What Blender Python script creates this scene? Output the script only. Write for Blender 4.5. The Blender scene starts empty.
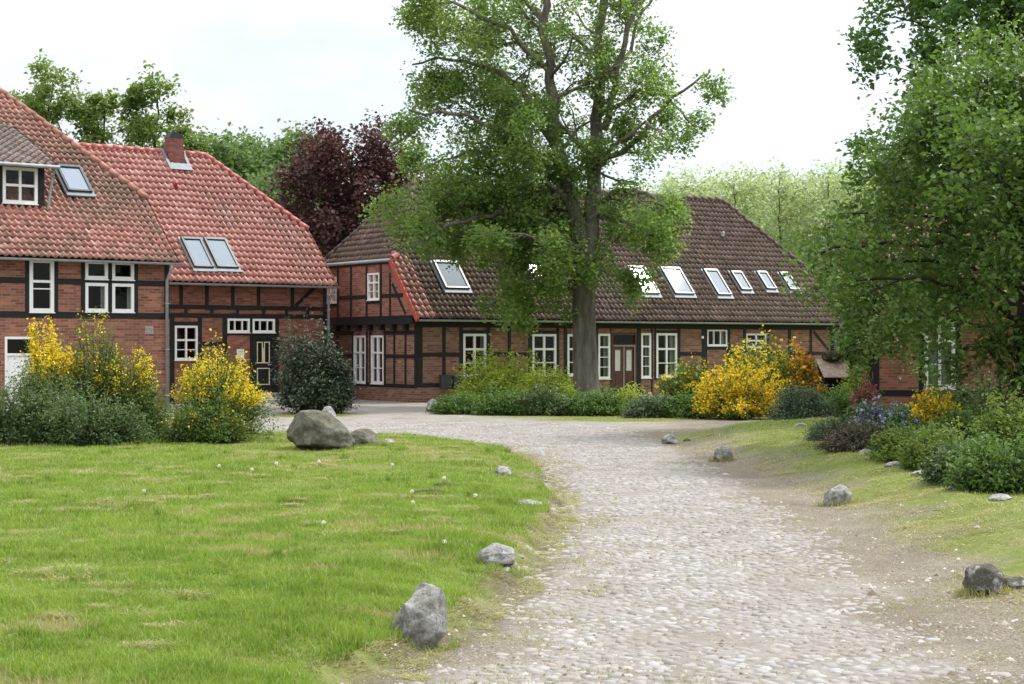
import bpy, math, random
import numpy as np
from mathutils import Vector, Matrix

PI = math.pi
scene = bpy.context.scene
COL = scene.collection
EYE, FOC, HOR = 1.83, 1700.0, 345.5          # eye height (m), focal length (px), horizon row of the photograph

# ------------------------------------------------------------------ basic helpers
def mesh_obj(name, verts, faces, mat=None, parent=None, smooth=False, attrs=None, mat_ids=None):
    me = bpy.data.meshes.new(name)
    if isinstance(faces, np.ndarray):
        verts = np.asarray(verts, dtype=np.float32)
        n, k = faces.shape
        me.vertices.add(len(verts)); me.vertices.foreach_set('co', verts.ravel())
        me.loops.add(n * k); me.loops.foreach_set('vertex_index', faces.astype(np.int32).ravel())
        me.polygons.add(n)
        me.polygons.foreach_set('loop_start', np.arange(0, n * k, k, dtype=np.int32))
        me.update(calc_edges=True)
    else:
        me.from_pydata([tuple(v) for v in verts], [], faces)
        me.update()
    if attrs:
        for an, arr in attrs.items():
            arr = np.asarray(arr, dtype=np.float32)
            dom = 'POINT' if len(arr) == len(me.vertices) else 'FACE'
            a = me.attributes.new(an, 'FLOAT', dom)
            a.data.foreach_set('value', arr)
    mats = mat if isinstance(mat, (list, tuple)) else [mat]
    for m in mats:
        if m: me.materials.append(m)
    if mat_ids is not None:
        me.polygons.foreach_set('material_index', np.asarray(mat_ids, dtype=np.int32))
    if smooth:
        me.polygons.foreach_set('use_smooth', np.ones(len(me.polygons), dtype=bool))
    o = bpy.data.objects.new(name, me)
    COL.objects.link(o)
    if parent: o.parent = parent
    return o

def tag(o, label=None, cat=None, group=None, kind=None):
    if label: o['label'] = label
    if cat: o['category'] = cat
    if group: o['group'] = group
    if kind: o['kind'] = kind
    return o

def empty(name, loc, rz=0.0):
    o = bpy.data.objects.new(name, None); COL.objects.link(o)
    o.location = loc; o.rotation_euler = (0, 0, rz); o.empty_display_size = .2
    return o

def copy_tree(o, parent=None):
    c = o.copy(); COL.objects.link(c)
    if parent: c.parent = parent
    for ch in list(o.children): copy_tree(ch, c)
    return c

class MB:
    """collects boxes, bars, tubes and polygons into one mesh"""
    def __init__(s): s.v = []; s.f = []; s.m = []
    def poly(s, pts, mid=0):
        b = len(s.v); s.v += [tuple(p) for p in pts]; s.f.append(list(range(b, b + len(pts)))); s.m.append(mid)
    def hexa(s, p, mid=0):                       # p: 4 bottom + 4 top points
        b = len(s.v); s.v += [tuple(q) for q in p]
        for q in ((0, 3, 2, 1), (4, 5, 6, 7), (0, 1, 5, 4), (1, 2, 6, 5), (2, 3, 7, 6), (3, 0, 4, 7)):
            s.f.append([b + i for i in q]); s.m.append(mid)
    def box(s, x0, x1, y0, y1, z0, z1, mid=0):
        s.hexa([(x0, y0, z0), (x1, y0, z0), (x1, y1, z0), (x0, y1, z0), (x0, y0, z1), (x1, y0, z1), (x1, y1, z1), (x0, y1, z1)], mid)
    def bar(s, a, b, w, h, up=(0, 0, 1), mid=0):
        a = Vector(a); b = Vector(b); d = (b - a).normalized(); up = Vector(up)
        sd = d.cross(up)
        if sd.length < 1e-4: sd = d.cross(Vector((1, 0, 0)))
        sd.normalize(); u2 = sd.cross(d)
        q = []
        for p in (a, b):
            q.append([p - sd * w / 2 - u2 * h / 2, p + sd * w / 2 - u2 * h / 2, p + sd * w / 2 + u2 * h / 2, p - sd * w / 2 + u2 * h / 2])
        s.hexa(q[0] + q[1], mid)
    def tube(s, pts, radii, n=8, cap=True, mid=0):
        pts = [Vector(p) for p in pts]
        if not hasattr(radii, '__len__'): radii = [radii] * len(pts)
        b = len(s.v); prev = None
        for i, p in enumerate(pts):
            d = (pts[min(i + 1, len(pts) - 1)] - pts[max(i - 1, 0)])
            if d.length < 1e-6: d = Vector((0, 0, 1))
            d.normalize()
            if prev is None:
                x = d.cross(Vector((0, 0, 1)))
                if x.length < .05: x = d.cross(Vector((1, 0, 0)))
            else:
                x = prev - d * prev.dot(d)
            x.normalize(); prev = x; y = d.cross(x)
            for k in range(n):
                a = 2 * PI * k / n
                s.v.append(tuple(p + (x * math.cos(a) + y * math.sin(a)) * radii[i]))
        for i in range(len(pts) - 1):
            for k in range(n):
                k2 = (k + 1) % n
                s.f.append([b + i * n + k, b + i * n + k2, b + (i + 1) * n + k2, b + (i + 1) * n + k]); s.m.append(mid)
        if cap:
            s.f.append([b + k for k in range(n)][::-1]); s.m.append(mid)
            e = b + (len(pts) - 1) * n
            s.f.append([e + k for k in range(n)]); s.m.append(mid)
    def build(s, name, mat, parent=None, smooth=False):
        return mesh_obj(name, s.v, s.f, mat, parent, smooth, mat_ids=s.m if isinstance(mat, (list, tuple)) else None)

# lattice value noise for layout and relief
_nr = np.random.RandomState(11); _lat = _nr.rand(256, 256)
def noise2(x, y, sc=1.0, oct=3):
    x = np.asarray(x, float) / sc + 37.3; y = np.asarray(y, float) / sc + 91.7
    out = 0; amp = 1.0; tot = 0
    for o in range(oct):
        xi = np.floor(x).astype(int); yi = np.floor(y).astype(int); fx = x - xi; fy = y - yi
        fx = fx * fx * (3 - 2 * fx); fy = fy * fy * (3 - 2 * fy)
        g = lambda a, b: _lat[a % 256, b % 256]
        v = (g(xi, yi) * (1 - fx) + g(xi + 1, yi) * fx) * (1 - fy) + (g(xi, yi + 1) * (1 - fx) + g(xi + 1, yi + 1) * fx) * fy
        out = out + amp * v; tot += amp; amp *= .5; x = x * 2.03 + 11; y = y * 2.03 + 5
    return out / tot

# ------------------------------------------------------------------ materials
def new_mat(name):
    m = bpy.data.materials.new(name); m.use_nodes = True
    nt = m.node_tree; nt.nodes.clear()
    out = nt.nodes.new('ShaderNodeOutputMaterial')
    return m, nt, out
def N(nt, typ, **kw):
    n = nt.nodes.new(typ)
    for k, v in kw.items():
        if k.startswith('_'): setattr(n, k[1:], v)
        else: n.inputs[k.replace('__', ' ')].default_value = v
    return n
def ramp(nt, fac, stops, interp='LINEAR'):
    r = nt.nodes.new('ShaderNodeValToRGB'); r.color_ramp.interpolation = interp
    el = r.color_ramp.elements
    while len(el) < len(stops): el.new(.5)
    for e, (p, c) in zip(el, stops): e.position = p; e.color = (*c, 1) if len(c) == 3 else c
    nt.links.new(fac, r.inputs[0]); return r.outputs[0]
def mixc(nt, fac, a, b, mode='MIX'):
    m = nt.nodes.new('ShaderNodeMix'); m.data_type = 'RGBA'; m.blend_type = mode
    for sock, v in ((m.inputs[0], fac), (m.inputs[6], a), (m.inputs[7], b)):
        if hasattr(v, 'links') or hasattr(v, 'is_linked'): nt.links.new(v, sock)
        elif isinstance(v, (int, float)): sock.default_value = v
        else: sock.default_value = (*v, 1)
    return m.outputs[2]
def math_n(nt, op, a, b=None, c=None, clamp=False):
    m = nt.nodes.new('ShaderNodeMath'); m.operation = op; m.use_clamp = clamp
    for i, v in enumerate((a, b, c)):
        if v is None: continue
        if isinstance(v, (int, float)): m.inputs[i].default_value = v
        else: nt.links.new(v, m.inputs[i])
    return m.outputs[0]
def coord(nt, which='Object'):
    return nt.nodes.new('ShaderNodeTexCoord').outputs[which]
def noise_n(nt, vec, scale, detail=4, rough=.6):
    n = N(nt, 'ShaderNodeTexNoise', Scale=scale, Detail=detail, Roughness=rough)
    if vec is not None: nt.links.new(vec, n.inputs['Vector'])
    return n.outputs['Fac']
def attr_n(nt, name):
    a = nt.nodes.new('ShaderNodeAttribute'); a.attribute_name = name; return a.outputs['Fac']
def bump_n(nt, h, strength=.4, dist=.02):
    b = N(nt, 'ShaderNodeBump', Strength=strength, Distance=dist); nt.links.new(h, b.inputs['Height']); return b.outputs[0]
def principled(nt, out, col, rough=.8, spec=.3, normal=None, **kw):
    p = N(nt, 'ShaderNodeBsdfPrincipled'); p.inputs['Specular IOR Level'].default_value = spec
    if isinstance(rough, (int, float)): p.inputs['Roughness'].default_value = rough
    else: nt.links.new(rough, p.inputs['Roughness'])
    if isinstance(col, (tuple, list)): p.inputs['Base Color'].default_value = (*col, 1)
    else: nt.links.new(col, p.inputs['Base Color'])
    if normal is not None: nt.links.new(normal, p.inputs['Normal'])
    for k, v in kw.items(): p.inputs[k.replace('__', ' ')].default_value = v
    if out is not None: nt.links.new(p.outputs[0], out.inputs[0])
    return p

def simple(name, c, rough=.7, spec=.3, var=.25, scale=6.0, bump=0.0, metallic=0.0):
    m, nt, out = new_mat(name); v = coord(nt)
    f = noise_n(nt, v, scale, 6, .65)
    c0 = tuple(x * (1 - var) for x in c); c1 = tuple(min(1, x * (1 + var)) for x in c)
    col = ramp(nt, f, [(.3, c0), (.7, c1)])
    principled(nt, out, col, rough, spec, bump_n(nt, f, bump, .02) if bump else None, Metallic=metallic)
    return m

def leaf_mat(name, dark, light, transl=.35, gloss=.25, extra=None):
    m, nt, out = new_mat(name)
    t = attr_n(nt, 'tint')
    stops = [(0.0, dark), (1.0, light)]
    if extra: stops = [(0.0, dark), (.93, light), (.97, extra)]
    col = ramp(nt, t, stops)
    p = principled(nt, None, col, .55, gloss)
    tr = N(nt, 'ShaderNodeBsdfTranslucent')
    tc = mixc(nt, 1.0, col, (1.12, 1.15, .75), 'MULTIPLY')
    nt.links.new(tc, tr.inputs['Color'])
    mx = N(nt, 'ShaderNodeMixShader', Fac=transl)
    nt.links.new(p.outputs[0], mx.inputs[1]); nt.links.new(tr.outputs[0], mx.inputs[2]); nt.links.new(mx.outputs[0], out.inputs[0])
    return m

def brick_mat(name, c1, c2, mortar, dirt=.5, weather=(.10, .06, .05), bw=.25, bh=.075, msize=.009):
    m, nt, out = new_mat(name); v = coord(nt)
    sp = N(nt, 'ShaderNodeSeparateXYZ'); nt.links.new(v, sp.inputs[0])
    h = math_n(nt, 'ADD', sp.outputs[0], sp.outputs[1])
    cb = N(nt, 'ShaderNodeCombineXYZ'); nt.links.new(h, cb.inputs[0]); nt.links.new(sp.outputs[2], cb.inputs[1])
    wob = N(nt, 'ShaderNodeTexNoise', Scale=9.0, Detail=2.0); nt.links.new(cb.outputs[0], wob.inputs['Vector'])
    wv = N(nt, 'ShaderNodeVectorMath', _operation='MULTIPLY_ADD'); nt.links.new(wob.outputs['Color'], wv.inputs[0])
    wv.inputs[1].default_value = (.012, .012, 0); nt.links.new(cb.outputs[0], wv.inputs[2])
    b = N(nt, 'ShaderNodeTexBrick', Scale=1.0); nt.links.new(wv.outputs[0], b.inputs['Vector'])
    b.inputs['Color1'].default_value = (0, 0, 0, 1); b.inputs['Color2'].default_value = (1, 1, 1, 1); b.inputs['Mortar'].default_value = (.5, .5, .5, 1)
    b.inputs['Brick Width'].default_value = bw; b.inputs['Row Height'].default_value = bh; b.inputs['Mortar Size'].default_value = msize
    b.inputs['Mortar Smooth'].default_value = .2; b.inputs['Bias'].default_value = 0.0
    big = noise_n(nt, v, .8, 5, .65); fine = noise_n(nt, v, 14, 4, .7)
    cc = ramp(nt, math_n(nt, 'ADD', math_n(nt, 'MULTIPLY', b.outputs['Color'], .6), math_n(nt, 'MULTIPLY', fine, .5)),
              [(.15, tuple(x * .55 for x in c1)), (.4, c1), (.75, c2), (.95, tuple(min(1, x * 1.35) for x in c2))])
    mf = math_n(nt, 'MULTIPLY', b.outputs['Fac'], .85)
    col = mixc(nt, mf, cc, mortar)
    wf = ramp(nt, big, [(.42, (0, 0, 0)), (.72, (dirt, dirt, dirt))])
    col = mixc(nt, wf, col, weather)
    hb = math_n(nt, 'ADD', math_n(nt, 'MULTIPLY', b.outputs['Fac'], -1.0), math_n(nt, 'MULTIPLY', fine, .4))
    principled(nt, out, col, .9, .2, bump_n(nt, hb, .6, .008))
    return m

def tile_mat(name, stops, moss=(.09, .08, .045), mossf=.5, rough=.55, spec=.35, streak=.4):
    m, nt, out = new_mat(name); v = coord(nt)
    t = attr_n(nt, 'tint')
    big = noise_n(nt, v, .55, 5, .65); fine = noise_n(nt, v, 22, 4, .7)
    col = ramp(nt, math_n(nt, 'ADD', math_n(nt, 'MULTIPLY', t, .8), math_n(nt, 'MULTIPLY', fine, .25)), stops)
    mf = ramp(nt, math_n(nt, 'ADD', math_n(nt, 'MULTIPLY', big, .6), math_n(nt, 'MULTIPLY', fine, .45)), [(.46, (0, 0, 0)), (.62, (mossf,) * 3)])
    col = mixc(nt, mf, col, moss)
    principled(nt, out, col, rough, spec, bump_n(nt, fine, .25, .006))
    return m

M = {}
M['brick_a'] = brick_mat('brick red house', (.225, .082, .052), (.345, .135, .085), (.27, .22, .18), .35)
M['brick_w'] = brick_mat('brick wing', (.195, .070, .048), (.305, .115, .075), (.20, .155, .13), .35)
M['brick_b'] = brick_mat('brick long house', (.18, .085, .058), (.29, .14, .09), (.26, .21, .17), .4)
M['brick_bg'] = brick_mat('brick gable', (.22, .080, .056), (.31, .125, .088), (.25, .19, .16), .45)
M['brick_c'] = brick_mat('brick far right house', (.24, .078, .055), (.34, .13, .09), (.27, .20, .17), .3)
M['brick_chim'] = brick_mat('brick chimney', (.18, .055, .045), (.24, .08, .06), (.13, .10, .09), .4)
M['timber'] = simple('black tarred timber', (.012, .012, .013), .65, .3, .5, 9, .3)
M['tile_a'] = tile_mat('worn clay tiles', [(.1, (.22, .095, .075)), (.45, (.38, .165, .13)), (.75, (.46, .225, .18)), (1, (.55, .33, .27))], (.165, .12, .08), .85)
M['tile_w'] = tile_mat('new red tiles', [(.1, (.31, .118, .094)), (.45, (.40, .172, .140)), (.8, (.46, .22, .185)), (1, (.54, .31, .27))], (.33, .15, .12), .25, .5, .4)
M['tile_b'] = tile_mat('old dark tiles', [(.1, (.066, .040, .032)), (.45, (.128, .080, .063)), (.8, (.195, .126, .10)), (1, (.26, .185, .155))], (.105, .09, .065), .6)
M['tile_d'] = tile_mat('grey dormer tiles', [(.1, (.13, .085, .075)), (.5, (.22, .155, .135)), (1, (.33, .25, .22))], (.15, .13, .10), .7)
M['ridge_w'] = simple('red ridge tile', (.34, .095, .082), .5, .4, .2, 8)
M['ridge_a'] = simple('worn ridge tile', (.26, .12, .09), .7, .3, .35, 5)
M['ridge_b'] = simple('dark ridge tile', (.075, .048, .042), .7, .3, .35, 5)
M['verge_red'] = simple('red verge board', (.42, .085, .055), .6, .3, .15, 5)
M['white'] = simple('white window paint', (.78, .78, .77), .45, .4, .05, 4)
M['cream'] = simple('cream paint', (.62, .57, .42), .5, .3, .08, 4)
M['zinc'] = simple('weathered zinc', (.30, .32, .335), .5, .5, .2, 5, 0, .15)
M['lead'] = simple('lead flashing', (.16, .18, .20), .6, .4, .2, 7, 0, .2)
M['darkframe'] = simple('dark grey aluminium', (.03, .033, .037), .4, .5, .2, 5)
M['door_black'] = simple('black door paint', (.014, .014, .015), .4, .4, .3, 5)
M['door_brown'] = simple('brown door wood', (.075, .028, .017), .5, .35, .35, 7)
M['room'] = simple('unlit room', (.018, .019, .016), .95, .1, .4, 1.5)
M['curtain'] = simple('pale curtain', (.55, .55, .52), .9, .1, .12, 9)
M['painted_sheen'] = simple('painted sky reflection', (.50, .56, .61), .6, .2, .03, 1.5)  # pale blue stands in for bright sky reflected in the skylights
M['conc'] = simple('pale concrete', (.36, .34, .31), .9, .2, .2, 8, .2)
M['boardwood'] = simple('weathered boards', (.30, .245, .19), .85, .2, .35, 6, .2)
M['metal'] = simple('brushed steel', (.5, .5, .5), .3, .5, .1, 5, 0, .9)
M['darkbox'] = simple('dark grey box', (.04, .043, .046), .6, .3, .3, 5)
M['clay'] = simple('clay vent pipe', (.33, .085, .06), .7, .3, .2, 8)

def glass_mat(name, tintc=(.9, .95, .93), refl=1.0, ripple=True):
    m, nt, out = new_mat(name)
    tr = N(nt, 'ShaderNodeBsdfTransparent'); tr.inputs[0].default_value = (*tintc, 1)
    gl = N(nt, 'ShaderNodeBsdfGlossy', Roughness=.02)
    fr = N(nt, 'ShaderNodeFresnel', IOR=1.5)
    wob = noise_n(nt, coord(nt), 1.6, 1, .5)
    b = bump_n(nt, wob, .08, .05)
    if ripple: nt.links.new(b, gl.inputs['Normal'])
    mx = N(nt, 'ShaderNodeMixShader')
    nt.links.new(math_n(nt, 'MULTIPLY', fr.outputs[0], refl, clamp=True), mx.inputs[0])
    nt.links.new(tr.outputs[0], mx.inputs[1]); nt.links.new(gl.outputs[0], mx.inputs[2]); nt.links.new(mx.outputs[0], out.inputs[0])
    return m
M['glass'] = glass_mat('window glass', (.85, .92, .88), .7)
M['skyglass'] = glass_mat('skylight glass', (.90, .95, .99), 2.0, False)

# ------------------------------------------------------------------ zones of the ground
def poly_sd(px, py, poly):
    """signed distance, positive inside"""
    P = np.array(poly, float); n = len(P)
    px = np.asarray(px, float); py = np.asarray(py, float)
    d = np.full(px.shape, 1e9); ins = np.zeros(px.shape, bool)
    for i in range(n):
        a = P[i]; b = P[(i + 1) % n]; e = b - a
        t = np.clip(((px - a[0]) * e[0] + (py - a[1]) * e[1]) / (e @ e), 0, 1)
        d = np.minimum(d, np.hypot(px - a[0] - t * e[0], py - a[1] - t * e[1]))
        c = ((a[1] > py) != (b[1] > py)) & (px < (b[0] - a[0]) * (py - a[1]) / (b[1] - a[1] + 1e-12) + a[0])
        ins ^= c
    return np.where(ins, d, -d)

LAWN = [(-1.15, -6), (-1.1, 6), (-.93, 9.2), (-.52, 10.6), (-.1, 12.7), (.22, 16), (.46, 20), (.36, 25), (-.1, 29), (-1.4, 31.2), (-2.7, 32.0), (-5.5, 32.6),
        (-8.5, 33.5), (-14, 35.5), (-30, 36), (-40, 20), (-40, -6)]
BANK = [(3.0, -6), (3.05, 9.2), (3.15, 12.2), (3.3, 16.9), (3.5, 23), (3.2, 29), (3.0, 33.5), (3.6, 36), (6, 38.8), (12, 40.5), (40, 41), (40, -6)]
VERGE = [(3.3, 34.5), (3.6, 29), (3.75, 25), (3.8, 21), (3.7, 17), (3.6, 13.5), (3.7, 8), (3.7, -6), (30, -6), (30, 40), (12, 40), (5.5, 38.2)]
ROAD = [(-.35, -6), (-.4, 6), (-.4, 9.2), (.0, 10.6), (.3, 12.7), (.55, 16), (.78, 20), (.72, 25.5), (.25, 30), (-1.0, 33.2), (-2.7, 34.4), (-6.5, 35.2), (-9, 36.5), (-9, 41),
        (-5, 40), (-2.0, 40.5), (.6, 40), (2.0, 38.8), (2.35, 34), (2.75, 28), (2.85, 23), (2.72, 17), (2.55, 12.2), (2.45, 9.2), (2.4, 6), (2.4, -6)]
ISLE = [(.7, 41.5), (2.0, 40.7), (3.4, 40.8), (4.5, 41.7), (3.0, 44), (1.2, 44)]
PATCH2 = [(-6.2, 43.3), (-4.3, 43.6), (-4.0, 45.0), (-6.3, 45.2)]
def sstep(x, a, b):
    t = np.clip((x - a) / (b - a), 0, 1); return t * t * (3 - 2 * t)
def ground_z(x, y):
    x = np.asarray(x, float); y = np.asarray(y, float)
    wob = (noise2(x, y, 1.1) - .5)
    l = poly_sd(x, y, LAWN) + wob * .35; b = poly_sd(x, y, BANK) + wob * .5
    z = .11 * sstep(l, -.10, .12) + .10 * sstep(l, .1, .9) + .26 * sstep(b, -.1, 1.7)
    z = z + sstep(l, .2, 1) * (noise2(x, y, 3.0) - .5) * .10 + sstep(b, .1, 1) * (noise2(x, y, 2.3) - .5) * .12
    z = z + (noise2(x, y, .5) - .5) * .025 + (noise2(x, y, .32) - .5) * .06 * np.maximum(sstep(b, .0, .5) * (1 - sstep(b, 1.6, 2.6)), sstep(l, -.3, 0) * (1 - sstep(l, .1, .4)))
    return z
def gz(x, y): return float(ground_z(np.array([x]), np.array([y]))[0])

# ------------------------------------------------------------------ ground
xs = np.concatenate([[-400, -150, -70, -45, -30], np.linspace(-20, -6, 60)[:-1], np.linspace(-6, 8, 240), np.linspace(8, 20, 50)[1:], [30, 45, 70, 150, 400]])
ys = np.concatenate([[-60, -20, -6, 0, 4], np.linspace(6, 24, 260), np.linspace(24, 48, 160)[1:], np.linspace(48, 70, 30)[1:], [90, 130, 200, 400, 700]])
X, Y = np.meshgrid(xs, ys); gx, gy = X.ravel(), Y.ravel()
zz = ground_z(gx, gy)
nx, ny = len(xs), len(ys)
idx = np.arange(nx * ny).reshape(ny, nx)
gf = np.stack([idx[:-1, :-1], idx[:-1, 1:], idx[1:, 1:], idx[1:, :-1]], -1).reshape(-1, 4)
wobA = (noise2(gx, gy, .9, 4) - .5)
lawn_sd = poly_sd(gx, gy, LAWN); verge_sd = poly_sd(gx, gy, VERGE)
far = sstep(gy, 41.5, 44.0) * sstep(gx, -1.5, .5) + sstep(gy, 49.5, 51) * sstep(gx, .2, 1.2) + sstep(gy, 70, 75) + sstep(gx, 10, 12) * sstep(gy, 38, 40)
grass_w = np.clip(np.maximum.reduce([sstep(lawn_sd + wobA * 1.0, -.15, .35), sstep(verge_sd + wobA * 2.2, -.4, .8), sstep(poly_sd(gx, gy, ISLE) + wobA, -.2, .3),
                                     sstep(poly_sd(gx, gy, PATCH2) + wobA * .8, -.2, .3), np.clip(far, 0, 1)]), 0, 1)
m, nt, out = new_mat('earth grass and sand'); v = coord(nt)
fine = noise_n(nt, v, 9, 8, .7); mid = noise_n(nt, v, 1.3, 6, .65); peb = noise_n(nt, v, 60, 3, .6)
dirt = ramp(nt, math_n(nt, 'ADD', math_n(nt, 'MULTIPLY', mid, .6), math_n(nt, 'MULTIPLY', fine, .4)),
            [(.32, (.11, .09, .066)), (.5, (.205, .175, .132)), (.68, (.29, .26, .205))])
pf = noise_n(nt, v, 38, 5, .75)
dirt = mixc(nt, ramp(nt, pf, [(.42, (.75,) * 3), (.56, (0, 0, 0))]), dirt, (.085, .068, .048))
dirt = mixc(nt, ramp(nt, peb, [(.52, (0, 0, 0)), (.70, (.8,) * 3)]), dirt, (.36, .335, .30))
sand = ramp(nt, math_n(nt, 'ADD', math_n(nt, 'MULTIPLY', mid, .5), math_n(nt, 'MULTIPLY', fine, .5)), [(.32, (.160, .140, .112)), (.5, (.25, .229, .203)), (.68, (.32, .303, .284))])
dirt = mixc(nt, attr_n(nt, 'sand'), dirt, sand)
sw = math_n(nt, 'MULTIPLY', attr_n(nt, 'soil'), ramp(nt, noise_n(nt, v, 5, 5, .7), [(.35, (.15,) * 3), (.6, (.85,) * 3)]))
dirt = mixc(nt, sw, dirt, (.085, .062, .040))
grs = ramp(nt, math_n(nt, 'ADD', math_n(nt, 'MULTIPLY', mid, .5), math_n(nt, 'MULTIPLY', fine, .5)),
           [(.3, (.085, .11, .025)), (.5, (.14, .17, .04)), (.72, (.26, .23, .12))])
gw = attr_n(nt, 'grass')
gfac = math_n(nt, 'ADD', gw, math_n(nt, 'MULTIPLY', math_n(nt, 'SUBTRACT', fine, .5), math_n(nt, 'MULTIPLY', math_n(nt, 'MULTIPLY', gw, math_n(nt, 'SUBTRACT', 1.0, gw)), 5.0)), clamp=True)
principled(nt, out, mixc(nt, gfac, dirt, grs), .95, .15, bump_n(nt, math_n(nt, 'ADD', fine, math_n(nt, 'MULTIPLY', peb, .35)), .9, .05))
road_sd = poly_sd(gx, gy, ROAD)
sand_w = np.clip(np.maximum(sstep(road_sd + wobA * 1.4, -.5, .5), sstep(gy, 36, 39) * (1 - sstep(gx, 3, 4.5))), 0, 1)
soil_w = np.clip(sstep(lawn_sd + wobA * .6, -.42, -.12) * (1 - sstep(lawn_sd + wobA * .6, .05, .3)), 0, 1)
ground = mesh_obj('ground', np.stack([gx, gy, zz], 1), gf, m, smooth=True, attrs={'grass': grass_w, 'soil': soil_w, 'sand': sand_w})
tag(ground, 'earth and grass ground with sandy courtyard', 'ground', kind='structure')

# ------------------------------------------------------------------ cobbled road
rs = np.random.RandomState(5)
def cobbles():
    sp = .100
    rows = np.arange(3.0, 41, sp * .86)
    P = []
    for i, yy in enumerate(rows):
        xx = np.arange(-9, 3.2, sp) + (i % 2) * sp / 2
        P.append(np.stack([xx, np.full_like(xx, yy)], 1))
    P = np.concatenate(P); P += rs.uniform(-.026, .026, P.shape)
    sd = poly_sd(P[:, 0], P[:, 1], ROAD) + (noise2(P[:, 0], P[:, 1], 1.4) - .5) * 1.3
    keep = (sd > -.25) & (rs.rand(len(P)) < .30 + .62 * sstep(sd, -.25, .35)) & (noise2(P[:, 0], P[:, 1], .8, 3) < .74)
    P = P[keep]; sd = sd[keep]; n = len(P); K = 8
    r = rs.uniform(.030, .060, n); h = rs.uniform(.001, .0115, n) * (.45 + .55 * sstep(sd, -.2, .7)); el = rs.uniform(.78, 1.28, n); rot = rs.uniform(0, PI, n)
    ang = np.arange(K) * 2 * PI / K
    base = ground_z(P[:, 0], P[:, 1])
    V = np.zeros((n, 1 + 2 * K, 3))
    rr = r[:, None] * rs.uniform(.70, 1.16, (n, K))
    lx = rr * np.cos(ang) * el[:, None]; ly = rr * np.sin(ang) / el[:, None]
    c, s = np.cos(rot)[:, None], np.sin(rot)[:, None]
    dx, dy = lx * c - ly * s, lx * s + ly * c
    tilt = rs.normal(0, .10, (n, 2))
    V[:, 0] = np.stack([P[:, 0], P[:, 1], base + h + .004], 1)
    for j, (k, hz) in enumerate(((.78, .93), (1.0, -.45))):
        ring = V[:, 1 + j * K:1 + (j + 1) * K]
        ring[:, :, 0] = P[:, 0:1] + dx * k; ring[:, :, 1] = P[:, 1:2] + dy * k
        ring[:, :, 2] = base[:, None] + h[:, None] * (hz if hz > 0 else 0) - (.012 if hz < 0 else 0) + (dx * tilt[:, :1] + dy * tilt[:, 1:]) * k + rs.uniform(-.002, .002, (n, K))
    tri, quad = [], []
    for k in range(K):
        k2 = (k + 1) % K
        tri.append([0, 1 + k, 1 + k2]); quad.append([1 + k, 1 + K + k, 1 + K + k2]); quad.append([1 + k, 1 + K + k2, 1 + k2])
    F = np.array(tri + quad)
    F = (F[None] + (np.arange(n) * (1 + 2 * K))[:, None, None]).reshape(-1, 3)
    tint = np.repeat(rs.rand(n), 1 + 2 * K)
    return V.reshape(-1, 3), F, tint
V, F, t = cobbles()
m, nt, out = new_mat('fieldstone cobbles'); v = coord(nt)
tt = attr_n(nt, 'tint'); f1 = noise_n(nt, v, 28, 5, .7); f2 = noise_n(nt, v, 1.1, 5, .65)
col = ramp(nt, tt, [(0, (.215, .205, .193)), (.3, (.268, .256, .246)), (.6, (.30, .288, .28)), (.85, (.35, .339, .333)), (.95, (.265, .279, .30)), (1, (.28, .245, .228))])
col = mixc(nt, ramp(nt, f2, [(.44, (0, 0, 0)), (.64, (.85,) * 3)]), col, (.21, .185, .148))
col = mixc(nt, math_n(nt, 'MULTIPLY', f1, .4), col, (.20, .175, .155))
principled(nt, out, col, .8, .25, bump_n(nt, f1, .4, .01))
road = mesh_obj('cobblestone_road', V, F, m, smooth=True, attrs={'tint': t})
tag(road, 'pale pinkish cobblestone lane curving between lawn and bank', 'road', kind='structure')

# ------------------------------------------------------------------ grass blades
def grass(name, n, sampler, hrange, wscale, mat, label, dryfn, lie=None):
    r = np.random.RandomState(hash_seed(name))
    P = sampler(r, n); n = len(P)
    z = ground_z(P[:, 0], P[:, 1]) - .01
    dist = np.hypot(P[:, 0], P[:, 1])
    clump = noise2(P[:, 0], P[:, 1], .22, 3) * .6 + noise2(P[:, 0], P[:, 1], 1.1, 2) * .4
    h = r.uniform(hrange[0], hrange[1], n) * (.55 + .9 * sstep(clump, .3, .72))
    w = wscale * (.6 + .045 * dist) * r.uniform(.7, 1.3, n)
    a = r.uniform(0, 2 * PI, n); lean = r.uniform(.1, .9, n) * h; b = r.uniform(0, 2 * PI, n)
    if lie is not None: lean = lean * 1.2 + h * .5; z = z + r.rand(n) * lie; h = h * .25
    wx, wy = np.cos(a) * w / 2, np.sin(a) * w / 2; lx, ly = np.cos(b) * lean, np.sin(b) * lean
    V = np.zeros((n, 5, 3)); p = np.stack([P[:, 0], P[:, 1], z], 1)
    V[:, 0] = p - np.stack([wx, wy, 0 * wx], 1); V[:, 1] = p + np.stack([wx, wy, 0 * wx], 1)
    mid = p + np.stack([lx * .35, ly * .35, h * .6], 1)
    V[:, 2] = mid + np.stack([wx, wy, 0 * wx], 1) * .8; V[:, 3] = mid - np.stack([wx, wy, 0 * wx], 1) * .8
    V[:, 4] = p + np.stack([lx, ly, h], 1)
    F = np.array([[0, 1, 2], [0, 2, 3], [3, 2, 4]])
    F = (F[None] + (np.arange(n) * 5)[:, None, None]).reshape(-1, 3)
    tint = np.clip(.55 * r.rand(n) + .6 * (noise2(P[:, 0], P[:, 1], .4) - .1), 0, 1)
    dry = dryfn(P, r)
    o = mesh_obj(name, V.reshape(-1, 3), F, mat, attrs={'tint': np.repeat(tint, 5), 'dry': np.repeat(dry, 5)})
    return tag(o, label, 'grass', kind='stuff')
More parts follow.
